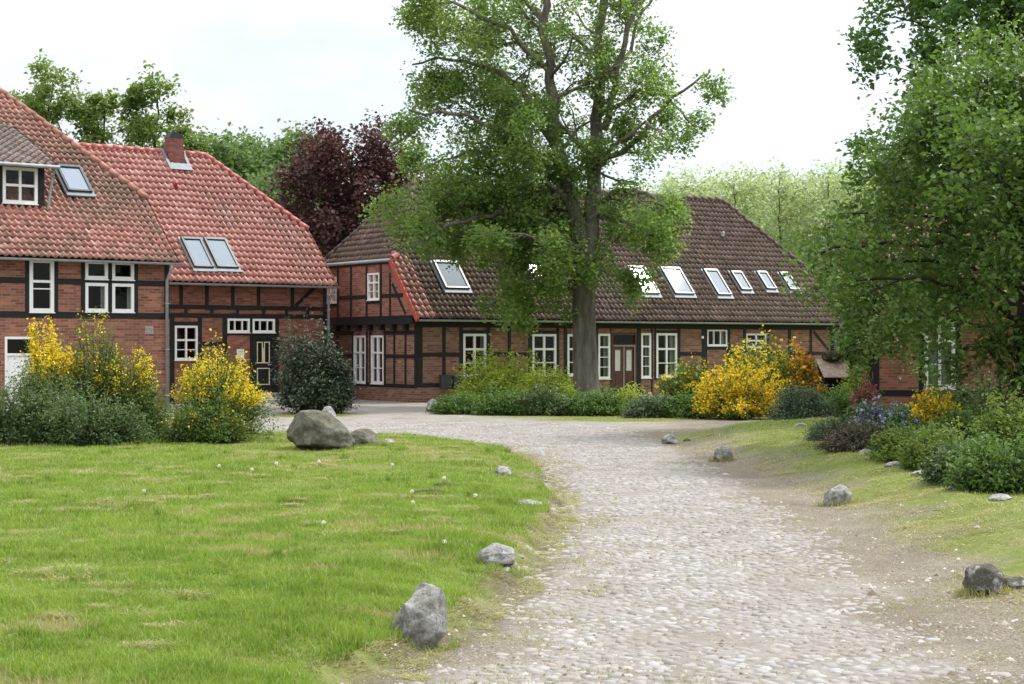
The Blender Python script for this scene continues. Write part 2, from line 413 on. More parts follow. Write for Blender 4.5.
def hash_seed(s): return sum((i + 1) * ord(c) for i, c in enumerate(s)) % 99991

m, nt, out = new_mat('grass blades')
tt = attr_n(nt, 'tint'); dd = attr_n(nt, 'dry')
col = ramp(nt, tt, [(.15, (.10, .185, .024)), (.5, (.195, .305, .045)), (.85, (.29, .385, .09))])
col = mixc(nt, dd, col, (.40, .335, .20))
p = principled(nt, None, col, .55, .25)
tr = N(nt, 'ShaderNodeBsdfTranslucent'); nt.links.new(mixc(nt, 1.0, col, (1.2, 1.15, .6), 'MULTIPLY'), tr.inputs['Color'])
mx = N(nt, 'ShaderNodeMixShader', Fac=.35); nt.links.new(p.outputs[0], mx.inputs[1]); nt.links.new(tr.outputs[0], mx.inputs[2]); nt.links.new(mx.outputs[0], out.inputs[0])
M['grass'] = m

def sample_view(r, n, x0, x1, y0, y1, pw=1.6):
    """more blades per square metre near the viewer's end of the lawn"""
    u = r.rand(n); a = 1 - pw
    y = (y0 ** a + u * (y1 ** a - y0 ** a)) ** (1 / a)
    lo = np.maximum(x0, -.36 * y - 1.0); hi = np.minimum(x1, .36 * y + 1.5)
    x = lo + r.rand(n) * (hi - lo)
    return np.stack([x, y], 1)
def lawn_sampler(r, n):
    P = sample_view(r, n, -14, .9, 6.5, 36, 1.35)
    sd = poly_sd(P[:, 0], P[:, 1], LAWN) + (noise2(P[:, 0], P[:, 1], .4) - .5) * .45
    bare = noise2(P[:, 0] * .6, P[:, 1], .36, 3) * .7 + noise2(P[:, 0], P[:, 1], 2.5, 2) * .3
    return P[(sd > .03) & ((bare < .60) | (r.rand(n) < .45))]
def lawn_dry(P, r):
    q = noise2(P[:, 0] * .6, P[:, 1], .36, 3) * .7 + noise2(P[:, 0], P[:, 1], 2.5, 2) * .3
    return np.clip(sstep(q, .575, .625) * r.uniform(.35, 1, len(P)) + (r.rand(len(P)) < .07) * .6, 0, 1)
grass('lawn_grass', 760000, lawn_sampler, (.022, .060), .0052, M['grass'], 'bright green lawn with straw coloured dead patches', lawn_dry)
def verge_sampler(r, n):
    P = sample_view(r, n, -6.5, 11, 7, 46, 1.2)
    s = np.maximum.reduce([poly_sd(P[:, 0], P[:, 1], VERGE) + (noise2(P[:, 0], P[:, 1], .8) - .55) * 2.2,
                           poly_sd(P[:, 0], P[:, 1], ISLE), poly_sd(P[:, 0], P[:, 1], PATCH2)])
    dens = np.maximum(sstep(s, -.5, .9) * (.45 + .55 * sstep(P[:, 1], 14, 26)), .32 * (P[:, 0] > 1) * sstep(poly_sd(P[:, 0], P[:, 1], BANK), -.1, .6) * (noise2(P[:, 0], P[:, 1], .5, 3) > .42))
    return P[r.rand(n) < dens]
def verge_dry(P, r):
    s = poly_sd(P[:, 0], P[:, 1], VERGE)
    return np.clip(np.clip(sstep(noise2(P[:, 0], P[:, 1], .9, 3), .4, .65) * .8 * r.rand(len(P)) + .1, 0, 1) * (1 - .6 * sstep(P[:, 1], 20, 30)) + (1 - sstep(s, -.3, .8)) * r.uniform(.2, .9, len(P)), 0, 1)
grass('verge_grass', 420000, verge_sampler, (.015, .045), .006, M['grass'], 'thin mown grass on the bank right of the lane', verge_dry)
def edge_sampler(r, n):
    P = sample_view(r, n, -2, 4.6, 7, 34, 1.5)
    l = poly_sd(P[:, 0], P[:, 1], LAWN); b = -poly_sd(P[:, 0], P[:, 1], ROAD)
    pt = noise2(P[:, 0], P[:, 1], .55, 3)
    k1 = (l < .2) & (l > -.8) & (pt > .47)
    k2 = (b > -.5) & (P[:, 0] > 1.5) & (b < 1.4) & (pt > .56)
    k3 = (noise2(P[:, 0], P[:, 1], .7, 3) > .60 + .05 * P[:, 0]) & (b < 0)
    return P[(k1 & (r.rand(n) < .7)) | (k2 & (r.rand(n) < .35)) | (k3 & (r.rand(n) < .35))]
grass('lane_edge_grass', 240000, edge_sampler, (.010, .030), .005, M['grass'], 'short sparse grass creeping over the lane edges', lambda P, r: r.uniform(.2, .75, len(P)))

def clumps(ncl, per, rad, box, zone, stretch=1.5):
    def f(r, n):
        C = sample_view(r, ncl * 3, *box, 1.05); C = C[zone(C)][:ncl]
        k = len(C); q = r.normal(0, 1, (k, per, 2)) * (rad * r.uniform(.4, 1.3, (k, 1, 1))) * np.array([stretch, 1.0])
        return (C[:, None, :] + q).reshape(-1, 2)
    return f
def scarp(r, n):
    P = sample_view(r, 420000, -1.6, 1.0, 7, 31, 1.3)
    d = poly_sd(P[:, 0], P[:, 1], LAWN) + (noise2(P[:, 0], P[:, 1], .4) - .5) * .3
    return P[(d > -.32) & (d < .16) & (noise2(P[:, 0], P[:, 1], .18, 3) > .40)]
grass('edge_thatch', 0, scarp, (.03, .06), .0045, M['grass'], 'matted roots and dead grass along the worn lawn edge', lambda P, r: r.uniform(.35, 1.0, len(P)), .012)
in_lawn = lambda C: (poly_sd(C[:, 0], C[:, 1], LAWN) > .35) & (noise2(C[:, 0], C[:, 1], 3.0, 2) > .42)
grass('dry_thatch', 0, clumps(120, 260, .075, (-9, .6, 9, 31), in_lawn), (.05, .11), .0050, M['grass'], 'straw coloured heaps of dead mown grass on the lawn', lambda P, r: r.uniform(.5, .95, len(P)), .035)
grass('grass_tufts', 0, clumps(160, 60, .05, (-9, .7, 9, 31), lambda C: poly_sd(C[:, 0], C[:, 1], LAWN) > .1, 1.0), (.06, .12), .0055, M['grass'], 'taller dark tufts of grass standing in the lawn', lambda P, r: r.uniform(0, .12, len(P)))
on_bank = lambda C: (poly_sd(C[:, 0], C[:, 1], BANK) > .25) & (C[:, 0] < 5.6)
grass('bank_thatch', 0, clumps(190, 190, .16, (2.8, 6, 8.5, 34), on_bank), (.04, .08), .0045, M['grass'], 'grey brown mown thatch lying over the bare bank', lambda P, r: r.uniform(.6, 1.0, len(P)), .02)
def pos(px, py):
    """point of the ground under a picture position"""
    z = 0.0
    for _ in range(25):
        Yd = (EYE - z) * FOC / (py - HOR); z = .5 * z + .5 * gz((px - 512) * Yd / FOC, Yd)
    return (px - 512) * Yd / FOC, Yd
ROCKS_IN_GRASS = [(417, 638, .2), (498, 563, .17), (527, 506, .17), (503, 475, .14), (321, 449, .52), (362, 445, .3), (837, 504, .2), (985, 594, .15), (722, 461, .16)]
def rock_foot(r, n):
    L = []
    for px, py, rr in ROCKS_IN_GRASS:
        x0, Yd = pos(px, py)
        a = r.uniform(0, 2 * PI, 260); q = rr * (1 + np.abs(r.normal(0, .22, 260)))
        L.append(np.stack([x0 + q * np.cos(a), Yd + .85 * q * np.sin(a)], 1))
    return np.concatenate(L)
grass('rock_edge_grass', 0, rock_foot, (.035, .085), .0055, M['grass'], 'uncut grass growing round the feet of the rocks', lambda P, r: r.uniform(0, .35, len(P)) + .4 * (P[:, 0] > 2))

# ------------------------------------------------------------------ loose grit
def grit():
    r = np.random.RandomState(77)
    P = sample_view(r, 70000, -8, 6.5, 7, 44, 1.3)
    k = (poly_sd(P[:, 0], P[:, 1], LAWN) < 0) & (poly_sd(P[:, 0], P[:, 1], VERGE) + (noise2(P[:, 0], P[:, 1], .9) - .5) * 2 < .5) & (noise2(P[:, 0], P[:, 1], .6, 3) > .42)
    P = P[k]; n = len(P); z = ground_z(P[:, 0], P[:, 1])
    s = r.lognormal(-5.0, .5, n)
    base = np.array([[1, 0, 0], [0, 1, 0], [-1, 0, 0], [0, -1, 0], [0, 0, .7]])
    a = r.uniform(0, 2 * PI, n); ca, sa = np.cos(a), np.sin(a)
    b = base[None] * r.uniform(.6, 1.4, (n, 5, 1)) * s[:, None, None]
    V = np.stack([P[:, 0:1] + b[:, :, 0] * ca[:, None] - b[:, :, 1] * sa[:, None], P[:, 1:2] + b[:, :, 0] * sa[:, None] + b[:, :, 1] * ca[:, None], z[:, None] + b[:, :, 2] - .001], 2)
    F = np.array([[0, 1, 4], [1, 2, 4], [2, 3, 4], [3, 0, 4]])
    F = (F[None] + (np.arange(n) * 5)[:, None, None]).reshape(-1, 3)
    m, nt, out = new_mat('grit'); t = attr_n(nt, 'tint')
    principled(nt, out, ramp(nt, t, [(0, (.08, .06, .045)), (.35, (.17, .135, .10)), (.7, (.30, .27, .23)), (1, (.42, .39, .36))]), .95, .1)
    o = mesh_obj('gravel', V.reshape(-1, 3), F, m, attrs={'tint': np.repeat(r.rand(n), 5)})
    tag(o, 'loose grit and crumbs of earth on the bare bank', 'gravel', kind='stuff')
grit()

# ------------------------------------------------------------------ stones
def stone_mat(name, c0, c1, lichen, lf=.5, sc=5.0):
    m, nt, out = new_mat(name); v = coord(nt)
    a = noise_n(nt, v, sc, 8, .7); b = noise_n(nt, v, sc * .38, 6, .7); c = noise_n(nt, v, sc * 2.6, 6, .75)
    col = ramp(nt, a, [(.3, c0), (.62, c1)])
    col = mixc(nt, ramp(nt, b, [(.50, (0, 0, 0)), (.60, (lf,) * 3)]), col, lichen)
    col = mixc(nt, ramp(nt, c, [(.54, (0, 0, 0)), (.66, (.75,) * 3)]), col, (.06, .06, .05))
    principled(nt, out, col, .9, .2, bump_n(nt, math_n(nt, 'ADD', a, math_n(nt, 'MULTIPLY', c, .7)), 1.0, .03))
    return m
M['stone_grey'] = stone_mat('grey fieldstone', (.10, .095, .08), (.34, .335, .31), (.46, .46, .44), .7, 22)
M['stone_white'] = stone_mat('pale fieldstone', (.16, .155, .145), (.36, .355, .34), (.50, .50, .49), .6, 22)
M['stone_dark'] = stone_mat('dark fieldstone', (.05, .045, .036), (.15, .135, .11), (.46, .47, .47), .9, 18)
M['stone_boulder'] = stone_mat('mossy boulder', (.040, .038, .026), (.155, .145, .108), (.24, .24, .21), .5, 7.5)
M['soil'] = simple('dark soil', (.055, .04, .028), .95, .1, .5, 30, .8)
def rock(label, x, y, w, d, h, mat, seed, sink=.12, rz=0.0, cuts=9, name='rock', lean=0.0, taper=.22):
    import bmesh
    r = np.random.RandomState(seed)
    bm = bmesh.new(); bmesh.ops.create_icosphere(bm, subdivisions=5, radius=1.0)
    co = np.array([v.co[:] for v in bm.verts])
    nrm = co.copy()
    for _ in range(cuts):                                           # broken facets
        n = r.normal(size=3); n /= np.linalg.norm(n); k = r.uniform(.62, .88)
        s = co @ n; o = s > k
        co[o] -= np.outer((s[o] - k) * .93, n)
    for sc, am in ((1.1, .22), (2.6, .09), (6.0, .035), (13.0, .016)):
        q = noise2(nrm[:, 0] * 1.0 + seed, nrm[:, 1] + nrm[:, 2] * 1.7, 1 / sc, 2) + noise2(nrm[:, 2] + seed * 2, nrm[:, 0] - nrm[:, 1], 1 / sc, 2) - 1.0
        co *= (1 + q * am)[:, None]
    up_ = (co[:, 2] + 1) / 2
    co[:, :2] *= (1.12 - taper * up_ * 1.6)[:, None]
    lx_, ly_ = math.cos(-rz), math.sin(-rz)
    co[:, 0] += lean * co[:, 2] * lx_; co[:, 1] += lean * co[:, 2] * ly_
    mn, mxx = co.min(0), co.max(0)
    co = (co - (mn + mxx) / 2) / ((mxx - mn) / 2)
    co *= np.array([w / 2, d / 2, h / 2 * (1 + sink)])
    co[:, 2] += h / 2 * (1 + sink) - h * sink
    for v, c in zip(bm.verts, co): v.co = c
    me = bpy.data.meshes.new(name); bm.to_mesh(me); bm.free()
    me.materials.append(mat); me.polygons.foreach_set('use_smooth', np.ones(len(me.polygons), bool))
    o = bpy.data.objects.new(name, me); COL.objects.link(o)
    o.location = (x, y, gz(x, y)); o.rotation_euler = (0, 0, rz)
    return tag(o, label, 'rock', 'stones lining the lane')
def at(px, Yd): return (px - 512) * Yd / FOC
rock('angular grey granite rock on the lawn edge, largest in the foreground', *pos(417, 638), .37, .33, .335, M['stone_grey'], 3, .5, .4, lean=.16, taper=.20)
rock('whitish rounded rock sunk in the lawn edge just beyond the angular one', *pos(498, 563), .33, .26, .155, M['stone_white'], 8, .25, .3)
rock('flat pale slab of rock lying in the turf by the lane bend', *pos(527, 506), .33, .25, .075, M['stone_white'], 12, .4, .1)
rock('small pale rock half hidden in grass near the far end of lawn edge', *pos(503, 475), .27, .22, .12, M['stone_white'], 17, .3, .9)
rock('tiny flat grey stone at the tip of the lawn by the courtyard', *pos(470, 448), .24, .2, .06, M['stone_grey'], 23, .4)
rock('bluish grey low stone beside the small brown boulder', *pos(388, 443), .22, .2, .07, M['stone_white'], 25, .4)
rock('large mossy grey boulder with a sloping side on the lawn', *pos(321, 449), 1.07, .8, .62, M['stone_boulder'], 31, .14, .25, 7, 'boulder', lean=-.2, taper=.26)
rock('smaller brown boulder right behind the large mossy one', *pos(362, 445), .6, .5, .27, M['stone_boulder'], 44, .3, .4, 7, 'boulder')
rock('pale stone showing behind the top of the large boulder', at(328, 43.8), 43.8, .4, .35, .27, M['stone_white'], 47, .2)
rock('grey rock with a flat top on the dirt, farthest right of the lane', *pos(670, 444), .33, .28, .19, M['stone_white'], 52, .15, .5)
rock('dark little stone just right of the farthest roadside rock', *pos(687, 441), .17, .14, .06, M['stone_dark'], 54, .3, .5)
rock('stubby grey rock on the dirt bank, second from the far end', *pos(722, 461), .32, .28, .245, M['stone_grey'], 63, .1, .2)
rock('wedge shaped grey rock with white lichen on the bare bank', *pos(837, 504), .39, .3, .225, M['stone_grey'], 71, .25, .7, lean=.15, taper=.42)
rock('round dark rock with a white face at the right edge of the bank', *pos(985, 594), .29, .26, .225, M['stone_dark'], 85, .28, .2, 5, taper=.08)
rock('low dark stone lying right beside the round white faced rock', *pos(1019, 588), .30, .2, .085, M['stone_dark'], 88, .3, .1)
rock('flat white stone on the green verge before the yellow broom', *pos(726, 429), .36, .22, .05, M['stone_white'], 92, .4)
rock('brown stone between the two big broom bushes', at(155, 31.5), 31.5, .5, .4, .42, M['stone_boulder'], 95, .2)
rock('white topped stone by the long house corner', at(433, 47.0), 47.0, .42, .35, .36, M['stone_white'], 97, .2)
rock('pale long stone right of the white topped one by the house', at(453, 47.2), 47.2, .45, .3, .37, M['stone_white'], 99, .2)

# ------------------------------------------------------------------ foliage
def leaves(name, P, size, mat, parent, seed, aspect=.55, up=.6, tint=None, fold=.18, svar=.35):
    r = np.random.RandomState(seed); n = len(P)
    P = np.asarray(P, float)
    nrm = r.normal(size=(n, 3)); nrm[:, 2] = np.abs(nrm[:, 2]) + up; nrm /= np.linalg.norm(nrm, axis=1)[:, None]
    a = r.normal(size=(n, 3)); a -= nrm * np.sum(a * nrm, 1)[:, None]; a /= np.linalg.norm(a, axis=1)[:, None]
    b = np.cross(nrm, a)
    s = size * r.uniform(1 - svar, 1 + svar, n)[:, None]
    V = np.zeros((n, 4, 3))
    V[:, 0] = P - a * s * .5; V[:, 2] = P + a * s * .5
    V[:, 1] = P + b * s * aspect * .5 + nrm * s * fold; V[:, 3] = P - b * s * aspect * .5 + nrm * s * fold
    F = np.array([[0, 1, 2], [0, 2, 3]])
    F = (F[None] + (np.arange(n) * 4)[:, None, None]).reshape(-1, 3)
    if tint is None: tint = r.rand(n)
    return mesh_obj(name, V.reshape(-1, 3), F, mat, parent, attrs={'tint': np.repeat(np.clip(tint, 0, 1), 4)})

def clump_tint(P, r, sc=.7):
    return np.clip(.55 * r.rand(len(P)) + .75 * (noise2(P[:, 0] + P[:, 1] * .7, P[:, 2] - P[:, 1] * .4, sc, 2) - .2), 0, 1)

def grow(rng, p, d, L, r, lvl, tubes, anch, sp):
    n = max(3, int(L / sp['step'])); pts = [Vector(p)]; d = Vector(d).normalized(); p = Vector(p); rad = [r]
    for i in range(n):
        d = d + Vector(rng.normal(0, sp['wob'], 3)) + Vector((0, 0, sp['trop'][lvl]))
        d.normalize(); p = p + d * (L / n)
        pts.append(p.copy()); rad.append(r * (1 - .72 * (i + 1) / n))
        if sp.get('inside') and not sp['inside'](p): break
    if r > sp['rmin']: tubes.append((pts, rad))
    if lvl == 0:
        anch += pts[1:]
        return
    nc = sp['n'][lvl]; m_ = len(pts)
    for k in range(nc):
        t = sp['t0'] + (1 - sp['t0']) * (k + rng.rand()) / nc
        i = min(m_ - 2, int(t * (m_ - 1))); fr = t * (m_ - 1) - i
        q = pts[i].lerp(pts[i + 1], min(1, max(0, fr))); dd = (pts[i + 1] - pts[i]).normalized()
        ax = dd.cross(Vector(rng.normal(0, 1, 3)))
        if ax.length < .05: continue
        nd = Matrix.Rotation(sp['ang'] * rng.uniform(.6, 1.35), 3, ax.normalized()) @ dd
        grow(rng, q, nd, L * sp['ratio'] * rng.uniform(.7, 1.15) * (1.15 - .5 * t), max(.004, rad[i] * .55), lvl - 1, tubes, anch, sp)
    if lvl <= 1: anch += pts[-2:]

def make_tree(name, label, cat, loc, limbs, trunk, sp, leaf_n, leaf_size, spread, lmat, bmat, seed, group=None, aspect=.6, up=.5, drop=None, tsc=1.2, maxleaf=None):
    """trunk: list of ((x,y,z), r); limbs: (pts, r0, r1, lvl, childlen) hand laid polylines that sprout branches"""
    rng = np.random.RandomState(seed)
    root = tag(empty(name, loc), label, cat, group)
    tubes, anch = [], []
    for pts, r0, r1, nchild, clen, lvl in limbs:
        pts = [Vector(p) for p in pts]; n = len(pts)
        # smooth and wobble
        fine = []
        for i in range(n - 1):
            for k in range(4):
                q = pts[i].lerp(pts[i + 1], k / 4)
                if i + k: q = q + Vector(rng.normal(0, .035 * (pts[i + 1] - pts[i]).length, 3))
                fine.append(q)
        fine.append(pts[-1])
        rad = [r0 + (r1 - r0) * i / (len(fine) - 1) for i in range(len(fine))]
        tubes.append((fine, rad))
        for k in range(nchild):
            t = .12 + .88 * (k + rng.rand()) / nchild
            i = min(len(fine) - 2, int(t * (len(fine) - 1)))
            dd = (fine[i + 1] - fine[i]).normalized()
            ax = dd.cross(Vector(rng.normal(0, 1, 3)))
            if ax.length < .05: continue
            nd = Matrix.Rotation(sp['ang'] * rng.uniform(.7, 1.4), 3, ax.normalized()) @ dd
            grow(rng, fine[i], nd, clen * rng.uniform(.6, 1.2) * (1.2 - .5 * t), max(.012, rad[i] * .42), lvl, tubes, anch, sp)
        anch += fine[-2:]
    tb = MB()
    for pts, rad in tubes: tb.tube(pts, rad, 7 if max(rad) > .05 else 4, cap=False)
    if trunk:
        pts = [Vector(p) for p, _ in trunk]; tb.tube(pts, [q for _, q in trunk], 14)
    tb.build('trunk', bmat, root, True)
    A = np.array([a[:] for a in anch])
    A = A[rng.randint(0, len(A), leaf_n)] if maxleaf is None else A[rng.randint(0, len(A), maxleaf)]
    P = A + rng.normal(0, spread, A.shape)
    if drop: P[:, 2] -= np.abs(rng.normal(0, drop, len(P)))
    P = P[(P[:, 2] + loc[2]) > .15]
    leaves('crown', P, leaf_size, lmat, root, seed + 1, aspect, up, clump_tint(P, rng, tsc))
    return root

def bark_mat(name, c0, c1, sc=6):
    m, nt, out = new_mat(name); v = coord(nt)
    mp = N(nt, 'ShaderNodeMapping'); mp.inputs['Scale'].default_value = (1, 1, .18); nt.links.new(v, mp.inputs[0])
    a = noise_n(nt, mp.outputs[0], sc, 8, .7); b = noise_n(nt, v, 1.2, 4, .6)
    col = ramp(nt, a, [(.35, c0), (.65, c1)])
    col = mixc(nt, ramp(nt, b, [(.45, (0, 0, 0)), (.7, (.5,) * 3)]), col, (.07, .075, .045))
    principled(nt, out, col, .95, .15, bump_n(nt, a, .9, .05))
    return m
M['bark'] = bark_mat('grey bark', (.075, .067, .055), (.20, .18, .155))
M['bark_dark'] = bark_mat('dark bark', (.022, .018, .014), (.06, .05, .04))
M['bark_pale'] = bark_mat('pale bark', (.06, .055, .04), (.17, .155, .12))
M['stem'] = simple('shrub stems', (.05, .04, .025), .9, .1, .3, 5)

M['lime'] = leaf_mat('lime leaves', (.10, .18, .048), (.25, .35, .11), .62)
M['oak'] = leaf_mat('oak leaves', (.085, .15, .035), (.21, .29, .080), .5)
M['wood'] = leaf_mat('dense green leaves', (.065, .12, .045), (.155, .235, .085), .45)
M['beech'] = leaf_mat('copper beech leaves', (.048, .021, .024), (.135, .060, .060), .3, .3)
M['pale'] = leaf_mat('pale spring leaves', (.25, .32, .17), (.45, .53, .31), .5)
M['maple'] = leaf_mat('maple leaves', (.045, .115, .035), (.15, .26, .065), .45, .35)
M['cherry'] = leaf_mat('glossy drooping leaves', (.042, .095, .020), (.15, .24, .050), .42, .5, (.22, .10, .045))

PXM = 51.0 / FOC                                   # metres per photo pixel at the lime tree's distance
def limbp(pts, depth=0.0):
    n = len(pts)
    return [((x - 587) * PXM, depth * i / max(1, n - 1), EYE + (HOR - y) * PXM) for i, (x, y) in enumerate(pts)]
LX = at(587, 51.0)
lime_sp = dict(step=.28, wob=.13, trop=[-.05, -.01, .02, .03], n=[0, 6, 5, 4], t0=.12, ang=.95, ratio=.68, rmin=.006,
               inside=lambda p: ((p.x + 1.0) / 6.3) ** 2 + (p.y / 5.2) ** 2 + ((p.z - 9.2) / 8.2) ** 2 < 1 and p.z > (4.7 if p.x < -2.5 else 2.5))
L_ = []
def limb(pts, depth, r0, r1, nch, clen, lvl=2): L_.append((limbp(pts, depth), r0, r1, nch, clen, lvl))
limb([(586, 262), (574, 215), (562, 170), (553, 100), (548, 40), (541, -60), (536, -150)], -.5, .27, .06, 13, 2.2)
limb([(588, 250), (596, 190), (600, 120), (601, 40), (604, -60), (610, -170)], .5, .27, .06, 9, 2.0)
limb([(603, 130), (615, 80), (628, 30), (646, -40), (655, -110)], -1.0, .12, .04, 7, 1.5)
limb([(594, 205), (618, 190), (645, 196), (662, 214)], -1.6, .10, .03, 4, 1.3)
limb([(598, 215), (628, 222), (655, 235), (690, 225)], .9, .10, .03, 5, 1.3)
limb([(600, 160), (630, 150), (660, 110), (700, 80)], -1.2, .10, .03, 4, 1.0)
limb([(601, 115), (640, 90), (672, 90), (700, 120)], 1.5, .08, .03, 4, 1.0)
limb([(602, 80), (618, 62), (640, 20), (668, -30)], 1.6, .08, .03, 4, 1.4)
limb([(592, 240), (608, 252), (620, 275), (626, 290)], -1.0, .07, .02, 4, 1.0)
limb([(584, 250), (545, 225), (500, 212), (452, 226), (415, 252)], -1.7, .12, .03, 8, 1.6)
limb([(580, 228), (538, 185), (486, 172), (435, 190), (402, 222)], .8, .12, .03, 8, 1.6)
limb([(566, 190), (525, 145), (470, 122), (412, 118)], -1.8, .11, .03, 8, 1.6)
limb([(558, 130), (512, 75), (462, 55), (410, 58)], 1.2, .10, .03, 8, 1.6)
limb([(553, 75), (505, 30), (455, 8), (415, 15)], -1.4, .09, .03, 8, 1.6)
limb([(548, 30), (505, -25), (460, -60), (425, -60)], 1.0, .09, .03, 8, 1.6)
limb([(585, 258), (548, 265), (514, 288), (486, 312)], -1.4, .08, .02, 7, 1.3)
limb([(583, 245), (540, 248), (490, 246), (440, 240)], 1.0, .09, .02, 7, 1.4)
limb([(575, 215), (550, 190), (530, 150), (515, 110)], -2.6, .09, .02, 7, 1.5)
limb([(575, 215), (545, 200), (510, 190), (470, 200)], 2.8, .09, .02, 8, 1.5)
limb([(596, 180), (610, 150), (640, 130), (660, 150)], -2.6, .08, .02, 4, 1.2)
limb([(583, 252), (560, 245), (520, 238), (470, 240)], -3.0, .09, .02, 8, 1.4)
limb([(586, 262), (566, 262), (540, 290), (520, 318)], .6, .07, .02, 5, 1.1)
limb([(560, 150), (525, 110), (480, 92), (425, 88)], .2, .09, .02, 8, 1.6)
limb([(562, 165), (520, 150), (465, 148), (405, 165)], 2.2, .09, .02, 8, 1.6)
limb([(551, 70), (520, 40), (480, 35), (430, 30)], 2.4, .08, .02, 8, 1.6)
limb([(578, 228), (530, 205), (480, 210), (410, 235)], -.4, .09, .02, 8, 1.5)
limb([(584, 252), (530, 244), (470, 236), (412, 232)], -.6, .08, .02, 7, 1.3)
make_tree('lime_tree', 'tall broad leaved tree with two leaders standing before the long house', 'tree', (LX, 51.0, 0), L_,
          [((0, 0, -.1), .60), ((0, 0, .15), .47), ((-.02, 0, .6), .40), ((-.06, 0, 1.6), .365), ((-.10, 0, 3.0), .35), ((-.06, 0, 4.0), .345), ((-.02, 0, 4.6), .32), ((0, 0, 5.0), .2)],
          lime_sp, 86000, .118, .135, M['lime'], M['bark'], 7, aspect=.7, drop=.12, tsc=1.4)

# generic trees for the background and the right-hand side
def auto_tree(name, label, loc, H, R, z0, lmat, bmat, seed, nlimb, leaf_n, leaf_size, spread, clen, lean=(0, 0), trunk_r=.25, group=None, updir=.6, lvl=2, ang=.8, aspect=.65, drop=None, tsc=1.5, topfrac=.35):
    rng = np.random.RandomState(seed); limbs = []
    stem = [(lean[0] * t * t + rng.normal(0, .02 * H) * t * .6, lean[1] * t * t + rng.normal(0, .02 * H) * t * .6, H * t * .96) for t in np.linspace(0, 1, 7)]
    limbs.append((stem, trunk_r, .03, max(6, nlimb // 2), clen * .8, lvl))
    for k in range(nlimb):
        t = (z0 / H) + (1 - z0 / H) * (k + rng.rand()) / nlimb * .96
        i = min(5, int(t * 6)); p = Vector(stem[i]).lerp(Vector(stem[i + 1]), t * 6 - i)
        a = k * 2.4 + rng.uniform(-.4, .4)
        prof = math.sin(PI * min(1, max(.05, .18 + .82 * (t - z0 / H) / (1 - z0 / H)))) ** .7
        L = R * (prof * .95 + .05) * rng.uniform(.75, 1.1)
        d = Vector((math.cos(a), math.sin(a), updir * rng.uniform(.5, 1.3)))
        q = [p, p + d * L * .33 + Vector((0, 0, .05 * L)), p + d * L * .66 + Vector((0, 0, .02 * L)), p + d * L - Vector((0, 0, .1 * L))]
        limbs.append(([tuple(x) for x in q], trunk_r * .38 * (1.1 - t), .02, 5, clen, lvl))
    sp = dict(step=.4 * max(1, H / 14), wob=.14, trop=[-.02, 0, .03, .04], n=[0, 4, 4, 4], t0=.25, ang=ang, ratio=.58, rmin=.008)
    return make_tree(name, label, 'tree', loc, limbs, [((0, 0, -.2), trunk_r * 1.5), ((0, 0, .3), trunk_r * 1.1), (stem[1], trunk_r * .9)], sp, leaf_n, leaf_size, spread, lmat, bmat, seed, group, aspect, drop=drop, tsc=tsc)

G_L = 'trees behind the tiled roofs on the left'
for (px, Yd, top, R, seed, nl, lab, lean) in (
        (42, 74, 36, 1.75, 101, 11, 'slanting sparse green tree at the far left behind the worn roof', (1.6, 0)),
        (102, 76, 62, 1.6, 118, 11, 'middle one of three sparse trees above the left roofs', (.3, 0)),
        (158, 74, 42, 1.45, 125, 11, 'slim sparse tree rising left of the red brick chimney', (-.3, 0)),
        (5, 90, 72, 2.0, 131, 11, 'pale hazy tree at the left edge behind the slanting one', (0, 0))):
    H = (EYE + (HOR - top) * Yd / FOC) * .90
    auto_tree('oak_tree', lab, (at(px, Yd) - lean[0] * .7, Yd, 0), H, R, H * .45, M['oak'], M['bark_dark'], seed, nl, 8500, .20, .17, 1.15, lean, .26, G_L, .9)
for (px, Yd, top, R, seed, lab) in (
        (216, 92, 140, 4.6, 201, 'rounded dark green tree right of the chimney'),
        (262, 96, 134, 4.0, 209, 'dense green tree left of the copper beech top'),
        (300, 98, 132, 3.6, 214, 'green treetop just behind the copper beech'),
        (268, 84, 196, 3.0, 222, 'lighter green low tree between roof and copper beech'),
        (180, 95, 146, 4.5, 231, 'green treetop peeping over the red ridge by the chimney')):
    H = (EYE + (HOR - top) * Yd / FOC) * .93
    auto_tree('broadleaf_tree', lab, (at(px, Yd), Yd, 0), H, R, H * .25, M['wood'], M['bark_dark'], seed, 24, 20000, .28, .38, 1.9, (0, 0), .3, G_L, .5)
for px, Yd, h, R, seed, lab in ((850, 70, 5.6, 2.2, 241, 'bushy green tree closing the gap beside the long house'), (884, 74, 6.5, 2.6, 247, 'bushy green tree behind the right-hand house corner'), (832, 84, 6.0, 2.6, 253, 'green tree peeping past the right end of the long roof')):
    auto_tree('broadleaf_tree', lab, (at(px, Yd), Yd, 0), h, R, .4, M['wood'], M['bark_dark'], seed, 22, 14000, .22, .3, 1.5, (0, 0), .2, 'green trees between the long house and the right-hand house', .5)
Yd = 78; H = (EYE + (HOR - 114) * Yd / FOC) * .89
auto_tree('copper_beech', 'dark purple copper beech behind the long house gable', (at(352, Yd), Yd, 0), H, 3.5, H * .15, M['beech'], M['bark_dark'], 303, 34, 30000, .22, .30, 1.8, (0, 0), .4, None, .55)

